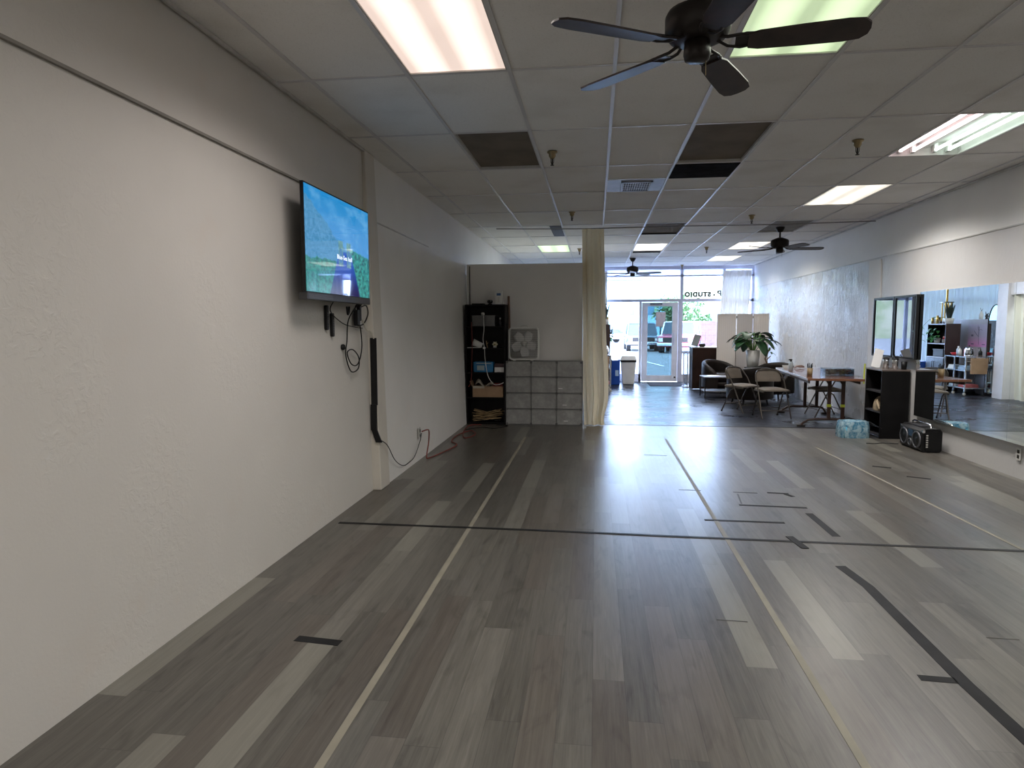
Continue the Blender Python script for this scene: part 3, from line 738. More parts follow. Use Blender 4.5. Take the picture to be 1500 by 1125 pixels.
# curtain rail and cream curtain
tag(MB().tube([(-1.5, 9.93, 2.90), (-.2, 9.93, 2.875), (1.2, 9.93, 2.885), (2.6, 9.93, 2.88), (3.88, 9.93, 2.90)], .007, 8).build('curtain_rail', plain('rail_grey', (.22, .21, .21), .4)), 'thin dark curtain wire running across the room just below the ceiling', 'curtain rail')
def drape(path_lo, path_hi, z0, z1, folds, amp, seed, pinch=None):
    """cloth between a top path and a bottom path; fold depth grows downward"""
    r = random.Random(seed); ph = [r.uniform(0, 6.28) for _ in range(6)]
    a0, a1 = map(Vector, path_hi); b0, b1 = map(Vector, path_lo)
    def fn(u, v):                  # v 0 bottom .. 1 top
        uu = u + .012*sin(9*v+ph[0])*sin(pi*u)
        top = a0.lerp(a1, uu); bot = b0.lerp(b1, uu)
        p = bot.lerp(top, v)
        if pinch: p = p + (Vector(pinch[0])-p)*pinch[1]*math.exp(-((v-pinch[2])/.18)**2)
        dd = (a1-a0).normalized(); nn = Vector((-dd.y, dd.x, 0))
        w = (sin(2*pi*folds*uu+ph[1]+1.2*sin(3*v+ph[2])) + .45*sin(2*pi*folds*2.3*uu+ph[3]+2*v))
        p = p + nn*w*amp*(1.15-.45*v) + dd*amp*.35*sin(2*pi*folds*uu*1.7+ph[4])
        z = z0+(z1-z0)*v
        if v < .06: p = p + nn*(.06-v)*amp*8*sin(2*pi*folds*1.3*uu+ph[5])
        return (p.x, p.y, z)
    return fn
def curtain(name, fn, nu, nv, mat, label, cat='curtain', group=None):
    o = MB().surf(fn, nu, nv).build(name, mat); return tag(o, label, cat, group)
fn0 = drape(((-.15, 9.53, 0), (.18, 9.50, 0)), ((-.205, 9.91, 0), (.095, 9.93, 0)), .008, 2.87, 2.6, .034, 5)
def cream(u, v):
    x, y, z = fn0(u, v)
    xc = -.02
    hh = z/2.87
    # widest at a quarter of its height, gathered in a puddle at the floor
    k = 1.0 + .12*math.exp(-((hh-.24)/.14)**2) - .20*math.exp(-((hh-.03)/.06)**2)
    x = xc+(x-xc)*k - .02*math.exp(-((hh-.03)/.06)**2)
    return (x, y+.02*sin(7*hh)*u, z)
o = curtain('curtain', cream, 100, 70, MCREAM, 'full length cream curtain gathered at the end of the grey partition')
# sheers at the shop window
curtain('sheer_curtain', drape(((3.00, 17.02, 0), (3.66, 17.0, 0)), ((3.13, 17.02, 0), (3.82, 17.0, 0)), 0.03, 2.80, 6, .028, 11), 90, 40, MSHEERC, 'sheer cream curtain hanging at the right end of the shop window above the folding screen')
curtain('sheer_curtain', drape(((-1.85, 16.95, 0), (.26, 16.95, 0)), ((-1.85, 16.97, 0), (.22, 16.97, 0)), .03, 2.80, 15, .022, 12), 220, 30, MSHEERW, 'wide sheer white curtain over the shop window left of the door, seen in the mirror')
curtain('hanging_curtain', drape(((.12, 16.88, 0), (.28, 16.86, 0)), ((.17, 16.86, 0), (.27, 16.86, 0)), 0.03, 2.80, 2.5, .02, 13), 30, 30, MSHEERC, 'narrow beige curtain strip at the left edge of the shop window behind the cream curtain')
curtain('drape', drape(((-.10, 10.3, 0), (-.10, 13.5, 0)), ((-.10, 10.1, 0), (-.10, 13.70, 0)), .02, 2.02, 13, .035, 14), 220, 30, MDRAPE, 'pale drapes hanging in the side opening, seen at the right edge of the mirror')

# ================================================================ LEFT STORAGE
bk = thing('bookcase', 'tall black open bookcase filled with odds and ends beside the grey partition', 'bookcase', (-1.60, 9.74, 0))
w2 = .295; dp = -.29; bh = 1.755
MB().box(-w2, -w2+.02, dp, 0, 0, bh).build('side_panel', MBLKW, bk); MB().box(w2-.02, w2, dp, 0, 0, bh).build('side_panel', MBLKW, bk)
MB().box(-w2+.02, w2-.02, -.012, 0, 0, bh).build('back_panel', MBLKW, bk)
MB().box(-w2+.02, w2-.02, dp, -.012, bh-.02, bh).build('top_panel', MBLKW, bk)
shz = [.03, .40, .765, 1.125, 1.44]
for z in shz: MB().box(-w2+.02, w2-.02, dp+.004, -.012, z-.018, z).build('shelf', MBLKW, bk)
BX, BY = -1.60, 9.74
def on(x, y, z): return (BX+x, BY+y, z)
# items on and in the bookcase
o = thing('white_speaker', 'small white upright device with a blue display on top of the black bookcase', 'device', on(.19, -.17, bh))
MB().prism(rr(-.055, .055, -.04, .04, .012), 0, .20, 'z').build('body', MWHT, o, bevel=.004)
MB().box(-.03, .03, -.0415, -.0395, .13, .165).build('display', plain('display_blue', (.08, .16, .35), .2), o)
MB().box(-.012, .012, -.0415, -.0395, .03, .11).build('panel', MPOT, o)
o = thing('desk_clock', 'small round black gadget left of the white device on top of the bookcase', 'gadget', on(.055, -.17, bh))
MB().lathe([(.001, .02), (.035, .022), (.043, .045), (.035, .068), (.001, .07)], (0, 0, 0), 16).lathe([(.001, 0), (.035, 0), (.03, .012), (.012, .022), (.001, .022)], n=16).build('body', MBLK, o)
MB().lathe([(.001, 0), (.010, 0), (.010, .004), (.001, .004)], (.02, -.045, .05), 8).build('button', MWHT, o)
tag(MB().box(-.09, .09, -.06, .05, 0, .02).build('cloth', plain('dark_cloth', (.03, .03, .03), .9)), 'flat dark cloth left of the round gadget on top of the bookcase', 'cloth').location = on(-.12, -.15, bh)
o = thing('stick', 'reddish brown wooden stick leaning on the partition between bookcase and box fan', 'stick', (-1.27, 9.72, 0))
MB().tube([(.008, -.03, 0.935), (-.022, .028, 1.885)], .016, 8).build('shaft', plain('stick_wood', (.16, .09, .06), .6), o)
o = thing('plastic_bin', 'clear plastic bin on the top shelf of the bookcase', 'bin', on(-.03, -.15, shz[4]))
MB().box(-.17, .17, -.10, .10, 0, .006).box(-.17, -.165, -.1, .1, 0, .15).box(.165, .17, -.1, .1, 0, .15).box(-.17, .17, -.1, -.095, 0, .15).box(-.17, .17, .095, .1, 0, .15).build('tub', glassy('smoky_plastic', (.45, .45, .47), .12, .3), o)
MB().prism(rr(-.18, .18, -.11, .11, .02), .15, .158, 'z').build('rim', glassy('smoky_plastic_rim', (.5, .5, .52), .2, .3), o)
tag(MB().lathe([(.001, 0), (.02, .002), (.028, .02), (.022, .04), (.001, .045)], n=12).build('foil_ball', MPAPER), 'small white crumpled ball lying on the clear bin', 'paper ball').location = on(-.05, -.18, shz[4]+.159)
o = thing('bottle', 'small dark bottle at the right end of the top shelf', 'bottle', on(.21, -.2, shz[4]))
MB().lathe([(.001, 0), (.022, 0), (.024, .06), (.010, .085), (.010, .11), (.001, .11)], n=12).build('body', plain('bottle_dark', (.06, .06, .07), .2), o)
MB().lathe([(.012, .10), (.012, .125), (.001, .126)], n=10).build('cap', MWHT, o)
# tilted white cup
o = thing('paper_cup', 'white cup lying tilted on the second shelf of the bookcase', 'cup', on(-.13, -.2, shz[3]+.055))
c_ = MB().lathe([(.001, -.075), (.038, -.075), (.052, .075), (.049, .075), (.036, -.07), (.001, -.07)], n=20).build('body', MWHT, o)
c_.rotation_euler = (0, radians(-68), radians(10))
tag(MB().box(-.11, .08, -.04, .04, 0, .008).build('ruler', MWHT), 'flat white strip under the tilted cup', 'strip').location = on(-.16, -.24, shz[3])
o = thing('artificial_flower', 'small cream flower ornament on the second shelf of the bookcase', 'flower', on(.13, -.2, shz[3]))
for k in range(6):
    a = k*pi/3; MB().surf(lambda u, v, a=a: ((.045*u)*cos(a)-(v-.5)*.035*sin(pi*u)*sin(a), (.012*sin(3*u)), .05+(.045*u)*sin(a)+(v-.5)*.035*sin(pi*u)*cos(a)), 5, 3).build('petal', plain('petal_cream%d' % k, (.66, .62, .45), .6), o, solid=.006)
MB().lathe([(.001, 0), (.025, 0), (.028, .018), (.012, .026), (.001, .027)], n=12).build('base', MPOT, o)
MB().lathe([(.001, -.012), (.013, 0), (.001, .012)], (0, -.012, .05), 10).build('centre', plain('flower_centre', (.30, .25, .08), .7), o)
o = thing('twig', 'thin pale twig standing beside the flower ornament', 'twig', on(.02, -.2, shz[3]))
MB().tube([(0, 0, 0), (-.012, 0, .05), (-.02, .01, .10)], .006, 6).tube([(-.012, 0, .05), (.01, 0, .075)], .004, 6).build('branch', MBAMB, o)
# third shelf: blue pack, labelled box
o = thing('blue_package', 'bright blue plastic wrapped package on the third shelf of the bookcase', 'package', on(-.04, -.16, shz[2]))
MB().prism(rr(-.15, .15, -.09, .09, .02), 0, .155, 'z').build('body', plain('package_blue', (.02, .17, .38), .3, var=.3), o, bevel=.012)
MB().box(-.09, .02, -.092, -.0895, .03, .10).box(-.10, .12, -.092, -.0895, .125, .14).build('label', plain('label_pale', (.35, .45, .48), .5), o)
o = thing('label_box', 'dark box with a white label at the right end of the third shelf', 'box', on(.20, -.17, shz[2]))
MB().box(-.07, .07, -.08, .08, 0, .13).build('body', plain('box_maroon', (.05, .02, .025), .5), o, bevel=.003)
MB().box(-.068, .068, -.0825, -.0802, .005, .075).build('label', MPAPER, o)
# cardboard box with clutter
o = thing('cardboard_box', 'open brown cardboard box on the fourth shelf of the bookcase', 'box', on(.03, -.155, shz[1]))
q = MB().box(-.22, .22, -.11, .11, 0, .008).box(-.22, .22, -.115, -.11, 0, .16).box(-.22, .22, .11, .115, 0, .16).box(-.225, -.22, -.115, .115, 0, .16).box(.22, .225, -.115, .115, 0, .16)
q.build('carton', MCARD, o)
MB().hexa([(-.225, -.12, .155), (-.23, -.12, .155), (-.23, .11, .155), (-.225, .11, .155), (-.265, -.12, .235), (-.27, -.12, .235), (-.27, .11, .235), (-.265, .11, .235)]).build('flap', MCARD, o)
MB().box(-.22, -.05, -.1165, -.1152, .13, .165).build('label', plain('label_beige', (.5, .46, .36), .6), o)
o = tag(MB().surf(lambda u, v: (-.19+.25*u, -.08+.14*v, .16+.05*sin(5*u+2*v)*sin(3*v)+.03*sin(9*u)), 20, 10).build('crumpled_cloth', plain('crumpled_cloth', (.40, .36, .29), .8), solid=.01), 'crumpled pale cloth heaped in the cardboard box', 'cloth'); o.location = on(.03, -.15, shz[1]+.02)
o = thing('red_toolcase', 'dark red pouch at the right side of the cardboard box', 'pouch', on(.17, -.17, shz[1]+.012))
MB().prism(rr(-.07, .07, 0, .19, .02), -.04, .04, 'y').build('body', plain('pouch_red', (.20, .025, .025), .5), o, bevel=.01)
MB().lathe([(.001, 0), (.010, .0), (.010, .004), (.001, .004)], (.02, -.04, .165), 8).build('snap', MPAPER, o)
# bamboo sticks on the lowest shelf: each counted
rs = random.Random(5)
for k in range(22):
    ang = rs.uniform(-.32, .38); L_ = rs.uniform(.30, .46); ca = .5*L_*cos(ang)
    zc = shz[0]+.02+ (k//5)*.022+rs.uniform(0, .006)+abs(sin(ang))*L_*.25
    yb = -.06-.20*rs.random(); dz = L_*.5*sin(ang)
    xo = rs.uniform(-.06, .06)
    dz = max(-(zc-shz[0]-.008), dz)
    o = MB().tube([(-ca, yb, -dz), (0, yb+.005, 0), (ca, yb+.01, abs(dz))], rs.choice((.004, .005, .007)), 6).build('bamboo_stick', MBAMB)
    o.location = (BX+xo*.5, BY, zc)
    tag(o, 'thin tan bamboo stick in the loose heap on the lowest bookcase shelf', 'stick', 'bamboo sticks on the lowest shelf')
o = tag(MB().surf(lambda u, v: (-.22+.42*u, -.26+.2*v, .012+.03*abs(sin(7*u+3*v))), 24, 8).build('black_bag', plain('black_bag', (.012, .012, .014), .3), solid=.006), 'crumpled black plastic bag under the bamboo sticks', 'bag'); o.location = on(.02, 0, shz[0]-.001)
cable([on(-.02, -.296, 1.60), on(-.015, -.298, 1.40), on(-.03, -.30, 1.25), on(-.01, -.30, 1.12), on(0, -.30, .95), on(.04, -.30, .72), on(.12, -.30, .60), on(.20, -.30, .59), on(.27, -.29, .62)], .005, MWHT, 'white cord trailing down the front of the bookcase')
cable([on(-.20, -.296, 1.50), on(-.19, -.30, 1.2), on(-.20, -.30, .9), on(-.21, -.30, .65), on(-.25, -.30, .55)], .005, MORANGE, 'thin orange cord hanging down the left of the bookcase')
o = MB().box(-.018, .018, -.01, .01, 0, .03).build('plug_adapter', MWHT); o.location = on(-.012, -.31, 1.11); tag(o, 'small white plug on the white cord in front of the bookcase', 'plug')

# translucent storage cubes, 3 x 4
MFROST, t, b = new_mat('frosted_panel')
tc = t.nodes.new('ShaderNodeTexCoord'); nz = noise(t, tc.outputs['Object'], 7, 6, .7)
t.links.new(mixc(t, nz.ramp(.35, .75), (.33, .33, .32), (.50, .50, .49)), b.inputs['Base Color']); b.inputs['Roughness'].default_value = .45
b.inputs['Alpha'].default_value = .85
MFR = plain('cube_frame', (.12, .12, .12), .5)
sc_ = thing('storage_cubes', 'grey translucent storage cube unit of three columns and four rows under the box fan', 'storage unit', (-1.30, 9.74, 0))
cw, chh, cd = 1.115/3, .935/4, .28
for i in range(3):
    for j in range(4):
        x0, z0 = i*cw, j*chh
        mbx = MB().box(x0+.010, x0+cw-.010, -cd, -cd+.005, z0+.012, z0+chh-.010)
        mbx.build('front_panel', MFROST, sc_)
fr = MB()
for i in range(4):
    x = i*cw
    fr.box(x-.006 if i else 0, x+.006, -cd-.003, -.0, 0.0, .935)
for j in range(5):
    z = j*chh
    fr.box(0, 1.115, -cd-.003, 0, max(z-.006, 0), z+.006 if j < 4 else .935)
fr.box(0, 1.115, -.006, 0, 0, .935)
fr.build('cube_frame', plain('translucent_grey', (.22, .22, .22), .5), sc_)
cn = MB()
for i in range(4):
    for j in range(5):
        x, z = min(max(i*cw, .018), 1.097), min(max(j*chh, .018), .917)
        cn.box(x-.016, x+.016, -cd-.006, -cd-.001, z-.016, z+.016)
cn.build('connectors', MFR, sc_)
for k, (x, z) in enumerate(((.80, .51), (.86, .27), (.88, .035))):
    o = MB().box(-.03, .03, -.001, .0005, -.005, .005).build('tape_scrap', MPAPER); o.location = (-1.30+x, 9.74-cd-.0035, z+.03)
    tag(o, ('small white scrap stuck on the second row of the storage cubes', 'small white scrap stuck on the third row of the storage cubes', 'small white scrap stuck on the bottom row of the storage cubes')[k], 'scrap')

# box fan
bf = thing('box_fan', 'white square box fan standing on the grey storage cubes', 'fan', (-1.045, 9.61, .9395), radians(1))
s_ = .225; zc = .245
fo = rr(-s_, s_, zc-.24, zc+.24, .055); fi = rr(-s_+.022, s_-.022, zc-.218, zc+.218, .04)
mb = MB(); n = len(fo)
vs = [(x, y, z) for y in (-.06, .06) for (x, z) in fo] + [(x, y, z) for y in (-.06, .06) for (x, z) in fi]
fs = []
for i in range(n):
    j = (i+1) % n
    fs += [(i, j, n+j, n+i), (2*n+i, 3*n+i, 3*n+j, 2*n+j), (i, 2*n+i, 2*n+j, j), (n+i, n+j, 3*n+j, 3*n+i)]
mb.add(vs, fs); mb.build('housing', MWHT, bf, bevel=.004)
for yy in (-.052, .052):
    g = MB()
    for k in range(1, 20): 
        x = -s_+.022+k*(2*s_-.044)/20; g.bar((x, yy, zc-.216), (x, yy, zc+.216), .0025, .0025)
    for k in range(1, 14):
        z = zc-.218+k*.436/14; g.bar((-s_+.022, yy, z), (s_-.022, yy, z), .0025, .0025)
    g.build('grille', plain('grille_wire', (.30, .30, .29), .5) if yy < 0 else plain('grille_rear', (.07, .07, .07), .6), bf)
MB().lathe([(.001, -.056), (.038, -.055), (.042, -.03), (.042, .03), (.001, .03)], n=20).build('hub', MWHT, bf).matrix_local = Matrix.Translation((0, 0, zc)) @ Matrix.Rotation(0, 4, 'X') @ Matrix(((1, 0, 0, 0), (0, 0, 1, 0), (0, -1, 0, 0), (0, 0, 0, 1))).inverted()
for k in range(5):
    a = 2*pi*k/5+1.05
    def fb(u, v, a=a):
        r = .04+.15*u; w = (.028+.042*sin(pi*min(u*.75+.1, 1)))*(v-.5)*2
        return (r*cos(a)-w*sin(a), .035*(v-.5)*1.2+.0, zc+r*sin(a)+w*cos(a))
    MB().surf(fb, 8, 4).build('blade', MPAPER, bf, solid=.003)
MB().tube([(-.05, 0, zc+.24), (-.04, 0, zc+.265), (.04, 0, zc+.265), (.05, 0, zc+.24)], .007, 6).build('handle', MPOT, bf)
MB().box(.10, .14, -.06, -.04, -.004, .006).box(-.16, -.12, -.06, .05, -.004, .006).build('foot', MWHT, bf)

# ================================================================ SEATING AREA
# folding chairs
def folding_chair(label):
    c = thing('folding_chair', label, 'chair', (0, 0, 0), 0, 'tan padded folding chairs')
    def sp(u, v):
        x = (u-.5)*2; y = (v-.5)*2
        return (x*.205*(1-.08*y*.5), y*.20, .435+.038*(1-abs(x)**4)*(1-abs(y)**4))
    mb = MB().surf(sp, 14, 14); mb.surf(lambda u, v: ((u-.5)*.41*(1-.04*(v-.5)*2), (v-.5)*.40, .430), 6, 6)
    mb.prism([(p[0]*1, p[1]) for p in rr(-.205, .205, -.20, .20, .04)], .425, .448, 'z')
    mb.build('seat', MTAN, c)
    def bp(u, v, s):
        x = (u-.5)*2; h = .55+.175*v
        wd = .205*(1-.22*max(0, (v-.45)/.55)**2.2)
        return (x*wd, .150+.055*v-.030*(1-x*x)*-1 + s*.016*(1-abs(x)**5)*(1-abs(v*2-1)**5), h)
    mb = MB().surf(lambda u, v: bp(u, v, -1), 14, 8).surf(lambda u, v: bp(u, v, 1), 14, 8)
    mb.build('backrest', MTAN, c)
    fr = MB()
    pts = [(-.225, -.22, 0), (-.222, -.05, .36), (-.218, .06, .56), (-.205, .145, .67), (-.165, .185, .722), (-.09, .20, .740), (0, .205, .744)]
    pts = pts + [(-p[0], p[1], p[2]) for p in pts[-2::-1]]
    fr.tube(pts, .011, 8); fr.build('back_frame', MTANF, c)
    for s in (-1, 1):
        lgm = MB().tube([(s*.20, .24, 0), (s*.205, .06, .36), (s*.205, -.05, .43)], .010, 8).build('leg', MTANF, c)
        MB().tube([(s*.20, .24, 0), (s*.2, .232, .018)], .014, 8).build('foot_cap', MBLK, lgm)
    MB().tube([(-.222, -.165, .12), (.222, -.165, .12)], .008, 8).build('stretcher', MTANF, c)
    MB().tube([(-.2, .175, .13), (.2, .175, .13)], .008, 8).build('stretcher', MTANF, c)
    MB().box(-.215, -.195, -.19, .17, .405, .427).build('seat_rail', MTANF, c); MB().box(.195, .215, -.19, .17, .405, .427).build('seat_rail', MTANF, c)
    return c
# local chair faces -Y
ch = folding_chair('tan folding chair turned sideways, left one at the coffee table')
ch.location = (2.44, 11.37, 0); ch.rotation_euler = (0, 0, radians(40))
dup(ch, (2.76, 10.72, 0), radians(8), 'tan folding chair facing the camera at the near end of the wooden table')
dup(ch, (3.63, 10.95, 0), radians(-88), 'tan folding chair tucked behind the wooden table against the right wall')

# tub armchairs
def tub_chair(loc, rz, label):
    c = thing('tub_chair', label, 'armchair', loc, rz, 'dark leather tub armchairs')
    def shell(u, v):
        a = radians(-35)+u*radians(250); R_ = .36
        hh = .34+.31*sin(pi*min(max((u-.02)/.96, 0), 1))**.55
        th = .055
        # v around the section
        if v < .4: r = R_+th; z = .12+(hh-.12)*v/.4
        elif v < .6: q = (v-.4)/.2*pi; r = R_+th*cos(q); z = hh+th*sin(q)*.9
        else: r = R_-th; z = hh-(hh-.30)*(v-.6)/.4
        return (r*cos(a)*1.0, r*sin(a)*.95, z)
    mb = MB().surf(shell, 44, 20)
    for uu in (0, 1):
        ring = [shell(uu, j/20) for j in range(21)]; mb.add(ring, [tuple(range(21))])
    mb.build('shell', MLEATH, c)
    MB().lathe([(.001, .42), (.20, .425), (.29, .40), (.305, .36), (.30, .26), (.28, .24), (.001, .24)], (0, -.04, 0), 28).build('seat_cushion', MLEATH, c)
    MB().lathe([(.001, .24), (.34, .24), (.36, .20), (.34, .10), (.001, .10)], (0, 0, 0), 28, sy=.95).build('base', MLEATH, c)
    for sx in (-1, 1):
        for sy in (-1, 1): MB().tube([(sx*.22, sy*.2, .11), (sx*.24, sy*.22, 0)], [.02, .014], 8).build('leg', MBLK, c)
    return c
tc1 = tub_chair((2.70, 14.66, 0), radians(38), 'dark leather tub armchair behind the coffee table, in front of the folding screen')
dup(tc1, (3.50, 13.58, 0), radians(-40), 'dark leather tub armchair close to the right wall, beyond the wooden table')
dup(tc1, (2.83, 12.50, 0), radians(-165), 'dark leather tub armchair turned away, just behind the two folding chairs')
# coffee table
ct = thing('coffee_table', 'low coffee table with grey top, thin black legs and a lower shelf', 'table', (2.60, 13.62, 0), radians(2))
MB().box(-.46, .46, -.26, .26, .405, .425).build('table_top', plain('grey_top', (.16, .16, .18), .4, spec=.3), ct, bevel=.003)
MB().box(-.44, .44, -.24, .24, .125, .145).build('shelf', plain('grey_shelf', (.20, .20, .215), .4), ct)
for sx in (-1, 1):
    for sy in (-1, 1): MB().box(sx*.445-.011, sx*.445+.011, sy*.245-.011, sy*.245+.011, 0, .405).build('leg', MBLK, ct)
MB().box(-.44, .44, -.252, -.236, .385, .405).box(-.44, .44, .236, .252, .385, .405).build('apron', MBLK, ct)
o = tag(MB().box(-.12, .12, -.08, .08, 0, .006).build('magazine', MPAPER), 'white paper lying at the left end of the coffee table', 'paper'); o.location = (2.38, 13.70, .426)
o = thing('tissue_box', 'small white box on the lower shelf of the coffee table', 'box', (2.64, 13.50, .146))
MB().box(-.055, .055, -.05, .05, 0, .055).build('body', MPAPER, o, bevel=.003); MB().box(-.05, .05, -.045, .045, .056, .10).build('lid', plain('lid_grey', (.30, .30, .33), .5), o)

# wooden table (rotated a little)
wt = thing('folding_table', 'long brown folding table with red brown legs beside the right wall', 'table', (3.34, 10.53, 0), radians(-5))
tw, tl, tz = .36, 1.20, .722
MB().box(-tw, tw, -tl, tl, tz-.032, tz).build('table_top', MTABLE, wt, bevel=.004)
MB().box(-tw-.004, -tw, -tl, tl, tz-.030, tz-.004).build('edge_strip', MALU, wt)
MB().box(-tw+.03, -tw+.05, -tl+.08, tl-.08, tz-.075, tz-.033).box(tw-.05, tw-.03, -tl+.08, tl-.08, tz-.075, tz-.033).build('apron', MTABLEL, wt)
for yy in (-.80, .72):
    for xx in (.02, .20):
        l_ = MB().box(xx-.023, xx+.023, yy-.018, yy+.018, .115, tz-.033).build('leg', MTABLEL, wt)
        MB().prism([(xx-.07, tz-.034), (xx+.02, tz-.034), (xx+.02, tz-.11), (xx-.022, tz-.11)], yy-.012, yy+.012, 'y').build('brace', MTABLEL, l_)
        if yy < 0: MB().box(xx-.026, xx+.026, yy-.021, yy+.021, .29, .33).build('tape_band', MYEL, l_)
    MB().tube([(-.34, yy, .02), (-.31, yy, .06), (-.24, yy, .10), (-.15, yy, .115), (.22, yy, .115), (.29, yy, .10), (.33, yy, .05), (.34, yy, .02)], .016, 8).build('foot_bar', MTABLEL, wt)
    MB().box(-.40, -.29, yy-.03, yy+.03, 0, .025).build('foot_pad', MDKM, wt)
    MB().box(.28, .36, yy-.03, yy+.03, 0, .025).build('foot_pad', MDKM, wt)
TZ = tz
o = thing('pen_cup', 'tan cup full of dark pens on the near end of the wooden table', 'cup', (3.04, 9.82, TZ))
MB().lathe([(.001, 0), (.036, 0), (.040, .115), (.036, .115), (.033, .006), (.001, .006)], n=20).build('cup', plain('tan_cup', (.33, .24, .13), .5), o)
for k in range(9):
    a = k*.7; MB().tube([(.012*cos(a), .012*sin(a), .01), (.034*cos(a), .032*sin(a), .15+.018*(k % 3))], .005, 6).build('pen', MBLK, o)
o = thing('craft_bin', 'clear plastic bin of craft supplies on the wooden table', 'bin', (3.455, 9.95, TZ), radians(-4))
MB().box(-.19, .19, -.14, .14, 0, .004).box(-.19, -.186, -.14, .14, 0, .10).box(.186, .19, -.14, .14, 0, .10).box(-.19, .19, -.14, -.136, 0, .10).box(-.19, .19, .136, .14, 0, .10).build('tub', MCLEAR, o)
MB().prism(rr(-.20, .20, -.15, .15, .02), .100, .108, 'z').build('lid', MCLEAR, o)
rc = random.Random(8)
cols = [plain('craft_%d' % i, c, .5) for i, c in enumerate(((.35, .10, .06), (.42, .30, .18), (.55, .55, .52), (.10, .08, .08), (.40, .22, .12)))]
cf = bpy.data.meshes.new('craft_supplies'); mb = MB()
for k in range(90):
    mb.lathe([(.001, -.014), (.02, -.008), (.024, 0), (.02, .009), (.001, .014)], (rc.uniform(-.155, .155), rc.uniform(-.105, .105), rc.uniform(.02, .08)), 7)
cf = mb.build('craft_supplies', cols[0])
for c_ in cols[1:]: cf.data.materials.append(c_)
for p in cf.data.polygons: p.material_index = (p.index//28) % 5
cf.location = (3.455, 9.95, TZ+.004)
tag(cf, 'jumble of brown and white craft supplies inside the clear bin on the wooden table', 'craft supplies', None, 'stuff')
o = thing('spray_bottle', 'clear bottle with black top standing at the far left of the wooden table', 'bottle', (3.10, 10.95, TZ))
MB().lathe([(.001, 0), (.034, 0), (.036, .10), (.030, .13), (.014, .145), (.001, .145)], n=16).build('body', plain('bottle_pale', (.62, .70, .76), .2), o)
MB().lathe([(.015, .145), (.015, .175), (.001, .176)], n=12).box(-.035, .018, -.010, .010, .165, .185).build('trigger_top', MBLK, o)
o = tag(MB().add([(0, 0, 0), (.16, .02, 0), (.17, .14, .0), (.01, .13, .0), (0, 0, .002), (.16, .02, .002), (.15, .13, .05), (.0, .12, .055)], [(0, 1, 2, 3), (4, 5, 6, 7), (0, 1, 5, 4), (2, 3, 7, 6), (1, 2, 6, 5), (3, 0, 4, 7)]).build('folded_paper', plain('paper_grey', (.4, .38, .36), .7)), 'folded paper at the far left corner of the wooden table', 'paper'); o.location = (3.12, 11.40, TZ+.001)
o = tag(MB().tube([(0, 0, .0), (.03, -.04, .035), (.10, -.02, .04), (.16, .03, .015), (.12, .09, .008), (.05, .08, .03)], .012, 6).build('scrunched_napkin', plain('napkin_pink', (.55, .40, .36), .8)), 'small pinkish scrunched napkin at the far end of the wooden table', 'napkin'); o.location = (3.30, 11.45, TZ+.013)

# desk, sign and items
dk = thing('reception_desk', 'dark red brown reception desk standing left of the folding screen', 'desk', (2.19, 15.35, 0))
MB().box(0, .98, -.02, 0, 0, .93).build('front_panel', MDESK, dk); MB().box(0, .02, 0, .5, 0, .93).build('side_panel', MDESK, dk); MB().box(.96, .98, 0, .5, 0, .93).build('side_panel', MDESK, dk)
MB().box(-.01, .99, -.03, .52, .93, .955).build('desk_top', plain('desk_top', (.30, .27, .27), .3), dk, bevel=.003)
MB().box(.02, .96, .0, .48, .62, .64).build('shelf', MDESK, dk)
o = thing('sign_stand', 'tilted clear sign holder with grey paper on the reception desk', 'sign', (2.24, 15.50, .956), radians(10))
sh = Matrix.Rotation(radians(14), 4, 'X') @ Matrix.Rotation(radians(14), 4, 'Y')
MB().box(-.08, .08, -.003, .003, .02, .29, sh).build('sheet', plain('sheet_grey', (.30, .34, .34), .4), o)
MB().box(-.10, .10, -.05, .05, 0, .01).build('base', MCLEAR, o)
o = thing('card_holder', 'small black gadget beside the sign holder on the reception desk', 'gadget', (2.42, 15.48, .956))
MB().prism(rr(-.065, .065, 0, .075, .025), -.05, .05, 'y').build('body', MBLK, o, bevel=.01)
MB().box(-.04, .04, -.055, -.049, .02, .04).build('keys', MDKM, o)
# low white rail in front of the desk's left side
o = thing('display_stand', 'narrow pale panel with dark edge left of the reception desk', 'stand', (2.06, 15.75, 0))
MB().box(-.0, .08, 0, .02, .02, .80).build('panel', MCLEAR, o); MB().box(.08, .10, -.005, .025, 0, .82).box(-.02, .0, -.005, .025, 0, .82).build('edge', MALUG, o)
MB().box(-.03, .11, -.12, .14, 0, .02).build('base', MALUG, o)

